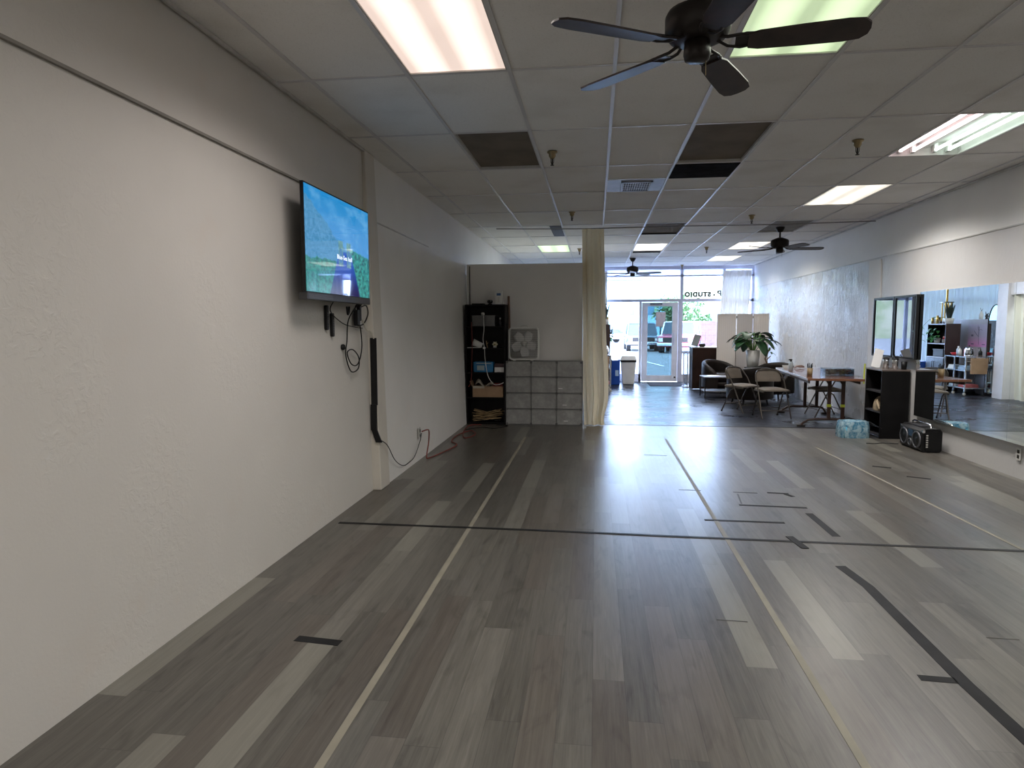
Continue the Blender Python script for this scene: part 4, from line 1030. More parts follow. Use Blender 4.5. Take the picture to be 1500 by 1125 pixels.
# folding screen
fs_ = thing('folding_screen', 'beige three panel woven folding screen behind the armchairs', 'screen', (0, 0, 0))
MSCR, t, b = new_mat('woven_beige')
x, y, z = coords(t)
st = (x*150).sin()*.5+.5; st2 = noise(t, comb(t, x*60, y*60, z*200), 1.0, 2)
t.links.new(mixc(t, (st*.6+st2*.4), (.56, .51, .475), (.64, .59, .55)), b.inputs['Base Color']); b.inputs['Roughness'].default_value = .8
bump(t, b, st+st2, .3, .003)
px = [(2.70, 15.28), (3.10, 15.14), (3.48, 15.28), (3.80, 15.14)]
for i in range(3):
    a = Vector((*px[i], 0)); b_ = Vector((*px[i+1], 0)); dd = (b_-a).normalized()
    a2 = a+dd*.018; b2 = b_-dd*.018
    pp = MB().bar(a2+Vector((0, 0, .87)), b2+Vector((0, 0, .87)), .012, 1.62).build('panel', MSCR, fs_)
    MB().bar(a2+Vector((0, 0, 1.69)), b2+Vector((0, 0, 1.69)), .022, .022).bar(a2+Vector((0, 0, .05)), b2+Vector((0, 0, .05)), .022, .022).build('rail', MSCR, pp)
    MB().bar(a2+Vector((0, 0, .0)), a2+Vector((0, 0, 1.70)), .02, .02).bar(b2+Vector((0, 0, 0)), b2+Vector((0, 0, 1.70)), .02, .02).build('stile', MSCR, pp)
for i in (1, 2):
    for z in (.4, 1.0, 1.6): MB().tube([(px[i][0], px[i][1]-.01, z), (px[i][0], px[i][1]-.01, z+.05)], .008, 6).build('hinge', MDKM, fs_)

# plants
def leaf(mb, base, direction, length, width, droop=.4, cup=.15, nu=8, nv=4, heart=False):
    d0 = Vector(direction).normalized(); up = Vector((0, 0, 1)); side = d0.cross(up)
    side = side.normalized() if side.length > 1e-3 else Vector((1, 0, 0)); base = Vector(base)
    def fn(u, v):
        w = width*(sin(pi*min(u*.93+.05, 1))**(.6 if heart else .85)); s = (v-.5)*2
        p = base + d0*length*u + Vector((0, 0, -1))*droop*length*u*u + side*w*.5*s
        p = p + Vector((0, 0, 1))*cup*w*abs(s)
        return tuple(p)
    mb.surf(fn, nu, nv)
def pot(name_parent, r, h, mat):
    return MB().lathe([(.001, 0), (r*.75, 0), (r, h), (r*.92, h), (r*.70, .02), (.001, .02)], n=22).build('pot', mat, name_parent)
ps = thing('plant_stand', 'dark low stand under the large potted plant, mostly hidden by armchairs', 'stand', (3.30, 14.40, 0))
MB().lathe([(.001, .54), (.17, .54), (.17, .56), (.001, .56)], n=20).build('top', MBLKW, ps)
for k in range(3):
    a = k*2*pi/3+.4; MB().tube([(.12*cos(a), .12*sin(a), .54), (.15*cos(a), .15*sin(a), 0)], .012, 6).build('leg', MBLKW, ps)
pl = thing('potted_plant', 'large dark green leafy plant in a white pot in front of the folding screen', 'plant', (3.30, 14.40, .56))
pot(pl, .15, .36, MPOT)
MB().lathe([(.001, .335), (.13, .335)], n=16).build('soil', plain('soil', (.03, .02, .015), .9), pl)
rp = random.Random(21); stm = MB(); lv = MB()
for k in range(22):
    a = rp.uniform(0, 2*pi); el = rp.uniform(.5, 1.25); L_ = rp.uniform(.22, .42)
    tip = Vector((cos(a)*cos(el)*L_, sin(a)*cos(el)*L_*.6, .40+sin(el)*L_*.9))
    stm.tube([(0, 0, .27), (tip.x*.4, tip.y*.4, .27+(tip.z-.27)*.6), tuple(tip)], .006, 5)
    leaf(lv, tip, (cos(a), sin(a)*.7, -.15+.5*rp.random()), rp.uniform(.22, .30), rp.uniform(.19, .26), rp.uniform(.4, .9), .12, heart=True)
for (x, z, dx, wl) in ((-.16, .74, -1, .30), (-.20, .62, -1, .26), (.16, .72, 1, .22)):
    stm.tube([(0, 0, .27), (x*.5, -.03, z*.8), (x, -.05, z)], .006, 5)
    leaf(lv, (x, -.05, z), (dx, -.15, .15), wl, .12, 1.0, .1)
lv.build('foliage', MLEAF, pl, solid=.002); stm.build('stems', MLEAF2, pl)
sp_ = thing('potted_plant', 'small trailing plant with tan stems right of the white pot', 'plant', (3.60, 14.35, 0))
MB().box(-.14, .14, -.14, .14, .50, .52).build('stand_top', MBLKW, sp_)
for sx in (-1, 1):
    for sy in (-1, 1): MB().box(sx*.12-.01, sx*.12+.01, sy*.12-.01, sy*.12+.01, 0, .50).build('leg', MBLKW, sp_)
mb = MB().lathe([(.001, .52), (.07, .52), (.09, .64), (.08, .64), (.001, .60)], n=16).build('pot', plain('terracotta', (.35, .17, .09), .7), sp_)
MB().tube([(0, 0, .60), (-.06, 0, .74), (-.01, 0, .88), (.03, 0, .98)], .016, 6).tube([(-.03, 0, .72), (.05, 0, .80)], .010, 6).build('stems', MSTEM, sp_)
lv = MB()
for k in range(9):
    a = k*.9; leaf(lv, (.02+.03*cos(a), .03*sin(a), .86+.02*k), (cos(a), sin(a), .2), .11, .05, .7)
lv.build('foliage', MLEAF2, sp_, solid=.002)

# ================================================================ BY THE DOOR
o = thing('trash_bin', 'white plastic trash bin with swing lid standing left of the door', 'trash bin', (.80, 16.45, 0))
MB().hexa([(-.14, -.19, 0), (.14, -.19, 0), (.14, .19, 0), (-.14, .19, 0), (-.185, -.23, .58), (.185, -.23, .58), (.185, .23, .58), (-.185, .23, .58)]).build('body', MWHT, o, bevel=.02)
MB().hexa([(-.20, -.245, .595), (.20, -.245, .595), (.20, .245, .595), (-.20, .245, .595), (-.16, -.20, .71), (.16, -.20, .71), (.16, .20, .71), (-.16, .20, .71)]).build('lid', MWHT, o, bevel=.015)
MB().hexa([(-.19, -.235, .55), (.19, -.235, .55), (.19, .235, .55), (-.19, .235, .55), (-.195, -.240, .600), (.195, -.240, .600), (.195, .240, .600), (-.195, .240, .600)]).build('bag_liner', MBLK, o)
o = thing('recycling_bin', 'blue plastic bin beside the white trash bin', 'bin', (.46, 16.28, 0))
MB().hexa([(-.15, -.15, 0), (.13, -.15, 0), (.13, .15, 0), (-.15, .15, 0), (-.18, -.17, .60), (.13, -.17, .60), (.13, .17, .60), (-.18, .17, .60)]).build('body', MBLUE, o, bevel=.015)
MB().tube([(-.175, -.165, .60), (.125, -.165, .60), (.125, .165, .60), (-.175, .165, .60)], .014, 8, closed=True).build('rim', MBLUE, o)
MB().prism(rr(.02, .10, .22, .42, .01), -.162, -.152, 'y').build('label', plain('bin_label', (.45, .6, .8), .5), o)
tag(MB().box(1.30, 2.12, 15.95, 16.95, -.003, .008).build('door_mat', plain('mat_grey', (.07, .07, .08), 1.0, bmp=.4, bscale=200, spec=.03)), 'dark grey mat on the floor in front of the door', 'mat')

# tall shelf by the side wall, seen mostly in the mirror
ts = thing('tall_shelf', 'dark shelf unit with grey cabinet doors near the window, crowned with plants', 'shelf unit', (.33, 15.28, 0))
MB().box(-.30, 0, 0, .02, 0, 1.47).build('side_panel', plain('espresso_wood', (.03, .016, .014), .4), ts)
MB().box(-.30, 0, .76, .78, 0, 1.47).build('side_panel', MBLKW, ts)
MB().box(-.30, -.285, .02, .76, 0, 1.47).build('back_panel', MBLKW, ts)
MEDGE = plain('shelf_grey', (.40, .40, .45), .4)
for z in (1.45, 1.02, .72): MB().box(-.285, 0, .02, .76, z, z+.02).build('shelf', MEDGE, ts)
MDR = plain('cabinet_grey_blue', (.16, .19, .24), .4)
for y0 in (.02, .39):
    dd = MB().box(-.002, .016, y0+.003, y0+.367, .04, .715).build('door', MDR, ts)
    hy = y0+.33 if y0 < .1 else y0+.04
    MB().tube([(.016, hy, .50), (.045, hy, .50), (.045, hy, .64), (.016, hy, .64)], .006, 6).build('handle', MBLK, dd)
# things on it
o = thing('snake_plant', 'dark spiky plant in a white pot on top of the tall shelf', 'plant', (.20, 15.43, 1.471))
pot(o, .10, .12, MPOT); lv = MB()
for k in range(11):
    a = k*2.4; leaf(lv, (.03*cos(a), .03*sin(a), .10), (.25*cos(a), .25*sin(a), 1), .26+.12*((k*7) % 3)/2, .055, 0.0, .1)
lv.build('foliage', plain('spiky_leaf', (.02, .035, .03), .5), o, solid=.003)
o = thing('trophy', 'tall gold column trophy on top of the tall shelf', 'trophy', (.15, 15.66, 1.471))
MB().box(-.09, .09, -.09, .09, 0, .05).build('base', plain('marble_dark', (.05, .04, .04), .2), o)
for sx in (-1, 1):
    for sy in (-1, 1): MB().tube([(sx*.06, sy*.06, .05), (sx*.06, sy*.06, .46)], .014, 10).build('column', MGOLD, o)
MB().box(-.10, .10, -.10, .10, .46, .48).build('plate', plain('marble_green', (.05, .07, .05), .2), o)
MB().tube([(0, 0, .48), (0, 0, .80)], .022, 12).build('column', MGOLD, o)
MB().lathe([(.001, .80), (.03, .80), (.012, .83), (.03, .88), (.02, .93), (.001, .95)], n=14).build('figure', MGOLD, o)
o = thing('flower_pot', 'small leafy plant in a brass pot on top of the tall shelf, nearer the window', 'plant', (.20, 15.86, 1.471))
pot(o, .07, .12, MBRASS); lv = MB()
for k in range(16):
    a = k*2.4; leaf(lv, (.02*cos(a), .02*sin(a), .12), (cos(a), sin(a), .7), .13, .06, .5)
lv.build('foliage', MLEAF2, o, solid=.002)
for k, (y, hh) in enumerate(((15.76, .18), (15.97, .14))):
    o = tag(MB().lathe([(.001, 0), (.025, 0), (.025, hh), (.001, hh)], n=14).build('candle', MGOLD), ('taller gold candle beside the brass plant pot', 'shorter gold candle at the window end of the tall shelf')[k], 'candle'); o.location = (.28, y, 1.471)
o = thing('ivy_plant', 'green trailing ivy hanging from the upper compartment of the tall shelf', 'plant', (.22, 15.85, 1.041))
pot(o, .07, .11, MPOT); lv = MB(); rp = random.Random(4)
for k in range(34):
    leaf(lv, (.13*rp.random()+.0, rp.uniform(-.13, .13), .06+.28*rp.random()), (rp.uniform(.2, 1), rp.uniform(-1, 1), rp.uniform(-.4, .5)), .075, .06, .5)
lv.build('foliage', plain('ivy_leaf', (.05, .22, .05), .4, var=.4), o, solid=.002)
o = thing('flower_basket', 'little basket with red and pink flowers in the tall shelf', 'flowers', (.20, 15.52, 1.041))
MB().lathe([(.001, 0), (.06, 0), (.075, .09), (.068, .09), (.001, .02)], n=14).build('basket', plain('basket_grey', (.28, .22, .18), .8), o)
for k in range(7):
    a = k*.9; MB().lathe([(.001, -.022), (.02, -.010), (.026, .005), (.001, .022)], (.04*cos(a), .04*sin(a), .11+.025*(k % 2)), 10).build('flower', (MRED, plain('petal_peach', (.65, .30, .20), .6))[k % 2], o)
o = thing('storage_basket', 'dark basket in the middle compartment of the tall shelf', 'basket', (.17, 15.66, .741))
MB().box(-.11, .11, -.22, .22, 0, .16).build('body', MBLK, o, bevel=.015); MB().box(-.115, .115, -.225, .225, .15, .17).build('rim', MDKM, o)
# trailing green on the window side
o = thing('pothos_plant', 'trailing light green vine at the window corner of the tall shelf', 'plant', (.26, 16.13, 0))
lv = MB(); stm = MB(); MB().lathe([(.001, 0), (.05, 0), (.06, .1), (.001, .09)], (-.05, -.16, 1.471), 12).build('pot', MPOT, o)
stm.tube([(-.05, -.16, 1.57), (.05, -.07, 1.56), (.14, 0, 1.42), (.16, 0, 1.2), (.15, 0, 1.02)], .004, 5)
for k, (x, z) in enumerate(((.16, 1.52), (.20, 1.40), (.24, 1.33), (.19, 1.25), (.17, 1.22), (.16, 1.10), (.20, 1.19))):
    leaf(lv, (x, 0, z), (.8*(-1)**k, -.3, -.2), .09, .065, .4)
lv.build('foliage', plain('vine_leaf', (.09, .20, .09), .5), o, solid=.002); stm.build('stem', MLEAF2, o)

# metal trolley
tr_ = thing('metal_trolley', 'three tier metal trolley cart beside the tall shelf', 'cart', (.33, 14.43, 0))
for sx in (-.40, 0):
    for sy in (0, .42, .80):
        p = MB().box(sx-.012, sx+.012, sy-.012, sy+.012, .07, .80).build('post', MSTEEL, tr_)
        MB().lathe([(.001, .03), (.028, .03)], n=4).tube([(sx, sy-.008, .028), (sx, sy+.008, .028)], .028, 14).build('caster', MPOT if sx == 0 else MBLK, p)
for z in (.78, .50, .14): MB().box(-.41, .01, -.01, .81, z, z+.018).build('shelf', MSTEEL, tr_)
MB().tube([(-.38, -.01, .70), (-.38, -.05, .70), (-.02, -.05, .70), (-.02, -.01, .70)], .008, 6).build('handle', MSTEEL, tr_)
TX0, TY0_, tZ = .33, 14.43, .799
def tl(x, y, z=tZ): return (TX0+x, TY0_+y, z)
o = thing('red_bowl', 'red plastic tray on top of the metal trolley', 'tray', tl(-.14, .66))
MB().lathe([(.001, 0), (.07, 0), (.11, .06), (.105, .06), (.066, .006), (.001, .006)], n=20).build('bowl', MRED, o)
o = thing('water_jug', 'clear bottle with white cap on the metal trolley, next to the red tray', 'bottle', tl(-.10, .50))
MB().lathe([(.001, 0), (.035, 0), (.037, .13), (.018, .17), (.001, .17)], n=14).build('body', plain('bottle_frost', (.55, .60, .68), .15), o); MB().lathe([(.018, .17), (.018, .20), (.001, .2)], n=10).build('cap', MPAPER, o)
o = thing('lotion_bottle', 'white pump bottle on the metal trolley in front of the clear bottle', 'bottle', tl(-.08, .40))
MB().lathe([(.001, 0), (.03, 0), (.032, .12), (.010, .14), (.010, .16), (.001, .16)], n=14).build('body', MWHT, o); MB().tube([(0, 0, .16), (0, 0, .185), (.03, 0, .185)], .006, 6).build('pump', MWHT, o)
o = thing('tea_box', 'red and pink box between bottle and kettle on the metal trolley', 'box', tl(-.16, .29))
MB().box(-.04, .04, -.05, .05, 0, .14).build('body', MPINK, o); MB().box(.0405, .042, -.04, .04, .03, .09).build('label', MRED, o)
o = thing('kettle', 'shiny silver kettle with black handle on the metal trolley', 'kettle', tl(-.12, .14))
MB().lathe([(.001, 0), (.075, 0), (.085, .03), (.08, .13), (.06, .18), (.03, .195), (.001, .20)], n=24).build('body', MCHROME, o)
MB().tube([(0, -.075, .16), (0, -.12, .15), (0, -.12, .06), (0, -.082, .03)], .011, 8).build('handle', MBLK, o)
MB().lathe([(.001, .20), (.012, .205), (.012, .22), (.001, .225)], n=10).build('lid_knob', MBLK, o)
o = thing('pump_dispenser', 'dark pump dispenser at the near end of the metal trolley', 'bottle', tl(-.30, .07))
MB().lathe([(.001, 0), (.035, 0), (.035, .10), (.012, .12), (.012, .15), (.001, .15)], n=14).build('body', MBLK, o); MB().tube([(0, 0, .15), (0, 0, .175), (.05, 0, .17)], .007, 6).build('pump', MBLK, o)
for k, (x, y, z, c, lb) in enumerate(((-.16, .62, .519, MPAPER, 'folded white cloth on the middle tier of the trolley, nearer the window'), (-.16, .22, .519, plain('towel_blue', (.35, .48, .62), .8), 'folded pale blue towel on the middle tier of the trolley'), (-.18, .58, .159, plain('bag_grey', (.35, .42, .45), .5), 'grey plastic bag on the bottom tier of the trolley'), (-.16, .18, .159, plain('cloth_red', (.45, .12, .12), .7), 'red and white cloth on the bottom tier of the trolley'))):
    mb = MB()
    for j in range(4 if k < 2 else 3): mb.prism(rr(-.15+.006*j, .14-.004*j, -.13+.003*j, .13-.006*j, .02), j*.022, j*.022+.019, 'z')
    o = tag(mb.build('folded_cloth', c, bevel=.005), lb, 'cloth'); o.location = tl(x, y, z)
o = thing('paper_bag', 'brown paper bag hanging on the near end of the metal trolley', 'bag', tl(-.20, -.06, 0))
MB().hexa([(-.15, -.05, .45), (.15, -.05, .45), (.15, -.012, .45), (-.15, -.012, .45), (-.16, -.06, .77), (.16, -.06, .77), (.16, -.015, .77), (-.16, -.015, .77)]).build('body', MCARD, o)
MB().tube([(-.06, -.04, .76), (-.05, -.04, .82), (.05, -.04, .82), (.06, -.04, .76)], .004, 6).build('handle', MCARD, o)
# poster on the low wall
po = thing('poster', 'pink and lilac dance poster on the grey low wall, seen in the mirror', 'poster', (-.148, 14.95, 1.22))
m, t, b = new_mat('poster_print')
tc = t.nodes.new('ShaderNodeTexCoord'); sp = t.nodes.new('ShaderNodeSeparateXYZ'); t.links.new(tc.outputs['Generated'], sp.inputs[0])
u = X(t, sp.outputs[1]); v = X(t, sp.outputs[2]); nz = noise(t, comb(t, u*6, v*6, 0.0), 1.2, 5, .6)
c = mixc(t, v.ramp(0, .55), (.56, .22, .46), (.36, .33, .42))
c = mixc(t, nz.ramp(.5, .7)*.5, c, (.30, .25, .36))
t.links.new(c, b.inputs['Base Color']); b.inputs['Roughness'].default_value = .3
MB().box(0, .004, -.37, .37, -.235, .235).build('print', m, po)
MDN = plain('dancer_ink', (.08, .07, .12), .6)
dn = MB()   # slim dancer silhouette printed on the sheet
for pts, r_ in ((((-.02, .17), (-.025, .05), (-.02, -.02)), .012), (((-.02, -.02), (.05, .02), (.15, .10)), .007), (((-.02, -.02), (-.03, -.12), (-.04, -.19)), .007), (((-.02, .11), (.02, .16), (.0, .21)), .005), (((-.02, .11), (-.09, .13), (-.15, .11)), .005), (((-.02, .16), (-.02, .185)), .014)):
    dn.tube([(.0045, a, b_) for a, b_ in pts], r_, 5)
dn.v = [(.004+(p[0]-.004)*.06, p[1], p[2]) for p in dn.v]
dn.build('dancer_figure', MDN, po)
MB().box(.0042, .0055, .14, .24, -.19, -.17).box(.0042, .0055, -.27, -.16, -.195, -.175).box(.0042, .0055, .17, .25, -.02, .02).build('printed_blocks', MDN, po)
# arched mirror
am = thing('arched_mirror', 'tall arched mirror with a black frame beside the white post, seen in the mirror', 'mirror', (-.125, 14.33, 0))
pts = [(0, -.24, .04), (0, -.24, 1.45)]+[(0, -.24*cos(a), 1.45+.40*sin(a)) for a in [pi*k/14 for k in range(1, 14)]]+[(0, .24, 1.45), (0, .24, .04)]
MB().tube(pts, .014, 8, closed=True).build('frame', MBLK, am)
MB().prism([(p[1]*.98, p[2]) for p in pts], -.006, .002, 'x').build('glass', MMIR, am)
MB().box(-.02, .012, -.24, .24, 0, .03).build('foot', MBLK, am)
o = thing('bird_ornament', 'small dark ornament perched on top of the low wall', 'ornament', (-.20, 14.78, 1.56))
MB().lathe([(.001, 0), (.03, 0), (.02, .03), (.035, .07), (.001, .10)], n=12).tube([(0, 0, .08), (0, -.06, .13)], [.02, .004], 8).build('body', MBLK, o)
MB().tube([(0, .02, .08), (0, .05, .16)], [.012, .004], 6).build('tail', MBLK, o)
o = thing('glass_vase', 'frosted white vase on the low wall beside the dark ornament', 'vase', (-.20, 14.98, 1.56))
MB().lathe([(.001, 0), (.035, 0), (.04, .10), (.02, .15), (.025, .17), (.001, .17)], n=16).build('body', MPOT, o)
MB().tube([(0, 0, .16), (.01, .02, .24)], .004, 5).tube([(0, 0, .16), (-.01, -.03, .22)], .004, 5).build('twigs', MBLK, o)

# ================================================================ RIGHT FOREGROUND GROUP
bs = thing('small_bookcase', 'waist high black open bookcase below the framed mirrors', 'bookcase', (3.60, 8.80, 0))
bw, bd, bhh = .50, .335, .865
MB().box(0, bd, 0, .018, 0, bhh).build('side_panel', MBLKW, bs); MB().box(0, bd, bw-.018, bw, 0, bhh).build('side_panel', MBLKW, bs)
MB().box(bd-.008, bd, .018, bw-.018, 0, bhh).build('back_panel', MBLKW, bs)
for z in (.03, .34, .60): MB().box(.004, bd-.008, .018, bw-.018, z-.018, z).build('shelf', plain('shelf_edge%d' % int(z*100), (.05, .05, .055), .35), bs)
MB().box(-.004, bd, -.004, bw+.004, bhh, bhh+.018).build('top_panel', plain('top_brown_grey', (.16, .13, .115), .35), bs)
zt = bhh+.019
o = thing('menu_card', 'bright white leaning card on top of the small black bookcase', 'card', (3.66, 9.17, zt), 0)
MB().box(-.055, .055, -.003, .003, .006, .26, Matrix.Rotation(radians(-14), 4, 'X') @ Matrix.Rotation(radians(16), 4, 'Y')).build('card', MPAPER, o)
MB().box(-.06, .06, -.04, .05, 0, .006).build('base', MCLEAR, o)
for k, (x, y) in enumerate(((3.73, 9.02), (3.80, 8.92))):
    o = thing('metal_canister', ('shiny metal canister beside the white card on the small bookcase', 'shiny metal canister nearest the camera on the small bookcase')[k], 'canister', (x, y, zt), 0, 'metal canisters on the small bookcase')
    MB().lathe([(.001, 0), (.038, 0), (.038, .12), (.036, .125), (.001, .125)], n=20).build('body', MCHROME, o); MB().lathe([(.039, .12), (.040, .135), (.015, .145), (.001, .145)], n=20).build('lid', MBLK, o)
o = thing('hair_tool', 'dark wire frame gadget behind the metal canisters', 'gadget', (3.85, 9.06, zt))
MB().tube([(0, -.05, 0), (-.02, -.03, .12), (0, 0, .18), (.01, .05, .13), (0, .06, 0)], .006, 6).build('wire', MDKM, o); MB().tube([(-.03, -.02, .13), (.03, .03, .15)], .012, 8).build('grip', MBLK, o)
o = thing('cup_holder', 'black cup at the right end of the small bookcase top', 'cup', (3.88, 8.86, zt))
MB().lathe([(.001, 0), (.030, 0), (.036, .10), (.032, .10), (.001, .01)], n=16).build('cup', MBLK, o)
MB().tube([(0, .034, .02), (0, .05, .05), (0, .036, .08)], .005, 6).build('handle', MBLK, o)
cable([(3.590, 9.32, .93), (3.588, 9.325, .80), (3.587, 9.32, .66)], .009, MYEL, 'yellow green strap hanging at the corner of the small black bookcase', 'strap')
def sack(u, v):
    a = 2*pi*u; h = v; k = (1-h**2.2)**.5*(1+.07*sin(3*a+1)+.03*sin(11*a+4*h)) if h < 1 else 0.0
    return (.135+.115*k*cos(a), .20+.16*k*sin(a)+.05*h, .001+.19*h)
o = tag(MB().surf(sack, 36, 14).tube([(.10, .24, .16), (.03, .16, .11), (.02, .07, .03)], [.03, .02, .008], 8).build('burlap_bag', plain('burlap', (.34, .26, .17), .9, bmp=.5, bscale=150)), 'slumped tan burlap bag on the middle shelf of the small bookcase', 'bag'); o.location = (3.60, 8.82, .341)
# water bottles shrink wrap
wb = thing('water_bottle_pack', 'blue shrink wrapped pack of water bottles on the floor by the small bookcase', 'water pack', (3.32, 8.92, 0), radians(4))
def wrap(u, v):
    a = u*2*pi; hh = v
    rx, ry = .185, .13
    sx = abs(cos(a))**.55*(1 if cos(a) > 0 else -1); sy = abs(sin(a))**.55*(1 if sin(a) > 0 else -1)
    k = 1-.10*hh**4+.022*sin(14*a+3*hh)
    return (rx*sx*k, ry*sy*k, .21*hh*(1+.02*sin(9*a)))
mb = MB().surf(wrap, 48, 10)
mb.surf(lambda u, v: (wrap(u, 1)[0]*(1-v*.98), wrap(u, 1)[1]*(1-v*.98), .21+.018*sin(15*u+9*v)*v-.015*v), 48, 8)
mw, t, b = new_mat('shrink_wrap'); tc = t.nodes.new('ShaderNodeTexCoord'); nz = noise(t, tc.outputs['Object'], 14, 5, .7, 1.0)
t.links.new(mixc(t, nz.ramp(.35, .6), (.05, .22, .36), (.40, .58, .66)), b.inputs['Base Color']); b.inputs['Roughness'].default_value = .15; b.inputs['Alpha'].default_value = .8; bump(t, b, nz, .6, .02)
mb.build('wrap', mw, wb)
for i in range(4):
    for j in range(3):
        q = MB().lathe([(.001, .005), (.036, .005), (.036, .13), (.028, .16), (.013, .175), (.013, .19), (.001, .19)], (-.125+i*.083, -.083+j*.083, 0), 12).build('bottle', plain('bottle_water%d' % (i+4*j), (.35, .55, .65), .15) if (i+j) % 2 else MCYAN, wb)
o = tag(MB().surf(lambda u, v: (.13*u+.0, .30*(v-.5), .17+.05*(1-u)*abs(sin(5*v+1))-.03*u), 10, 14).build('plastic_sheet', MCLEAR, solid=.004), 'loose clear plastic film between the water pack and the small bookcase', 'plastic film'); o.location = (3.48, 8.92, 0)
# boombox
bbx = thing('boombox', 'large black portable boombox with round speakers on the floor against the mirror wall', 'boombox', (3.80, 8.16, 0), 0)
prof = [(-.115, .03), (-.095, .0), (.085, .0), (.105, .03), (.105, .235), (.075, .275), (-.075, .275), (-.115, .235)]
MB().prism([(p[0], p[1]) for p in prof], -.27, .27, 'y').build('body', plain('boombox_black', (.008, .008, .009), .35, spec=.3), bbx, bevel=.008)
mg = plain('speaker_grey', (.10, .10, .11), .35, .4)
Ry = Matrix.Rotation(-pi/2, 4, 'Y')
for yy, r_ in ((-.155, .098), (.155, .098), (0, .045)):
    zz = .13 if r_ > .06 else .08
    q = MB().lathe([(r_-.016, .0), (r_-.014, .014), (r_-.002, .014), (r_, .0)], n=26).build('speaker_ring', mg, bbx); q.matrix_local = Matrix.Translation((-.1152, yy, zz)) @ Ry
    q = MB().lathe([(.001, .010), (.02, .010), (.03, .002), (r_-.016, .006)], n=24).build('speaker_cone', MBLK, bbx); q.matrix_local = Matrix.Translation((-.1155, yy, zz)) @ Ry
MB().box(-.1175, -.1150, -.06, .06, .15, .225).build('display', plain('display_dark_blue', (.02, .04, .08), .15), bbx)
MB().tube([(0, -.22, .27), (0, -.21, .30), (0, -.17, .315), (0, .17, .315), (0, .21, .30), (0, .22, .27)], .011, 8).build('handle', MCHROME, bbx)
MB().box(-.06, .04, -.12, .12, .2745, .282).build('control_strip', mg, bbx)
MB().tube([(.05, .24, .28), (.05, -.10, .30)], .004, 6).build('antenna', MCHROME, bbx)
q = MB().prism([(-.085, .05), (-.055, .025), (.055, .025), (.08, .05), (.08, .21), (.055, .24), (-.055, .24), (-.085, .21)], -.282, -.269, 'y').build('side_grille', MBLK, bbx)
for k in range(6): MB().box(-.075, -.055, -.288, -.281, .06+k*.026, .075+k*.026).build('side_vent', MPOT, bbx)
MB().box(-.112, -.085, -.275, -.255, .225, .255).box(-.112, -.085, .255, .275, .225, .255).build('corner_guard', MCHROME, bbx)
cable([(3.66, 8.40, .01), (3.5, 8.46, .006), (3.40, 8.40, .006), (3.30, 8.42, .006)], .005, MBLK, 'short black cord on the floor left of the boombox')

# ================================================================ OUTSIDE
OUT = []
gm_, t, b = new_mat('asphalt'); tc = t.nodes.new('ShaderNodeTexCoord'); nz = noise(t, tc.outputs['Object'], .6, 6, .6)
t.links.new(mixc(t, nz, (.10, .10, .105), (.145, .145, .145)), b.inputs['Base Color']); b.inputs['Roughness'].default_value = .8
MB().add([(-60, YF+.1, -.03), (70, YF+.1, -.03), (70, 120, -.55), (-60, 120, -.55), (-60, 120, -1.0), (70, 120, -1.0), (70, YF+.1, -1.0), (-60, YF+.1, -1.0)],
         [(0, 1, 2, 3), (3, 2, 4, 5), (7, 6, 5, 4), (0, 7, 6, 1)]).build('ground', gm_)['kind'] = 'structure'
def gz(y): return -.03-(y-YF-.1)/(120-YF-.1)*.52
struct(MB().box(-8, 10, YF+.16, YF+1.9, -.14, -.02).build('sidewalk', plain('concrete', (.45, .44, .42), .8)))
pm = plain('parking_white', (.7, .7, .7), .7)
for k, (x, y) in enumerate(((2.2, 27), (4.6, 27), (-.4, 27), (7, 27))):
    o = MB().box(-.05, .05, -2.4, 2.4, 0, .006).build('parking_line', pm); o.location = (x, y, gz(y)+.012); o.rotation_euler = (-.0051, 0, .12)
    struct(o)
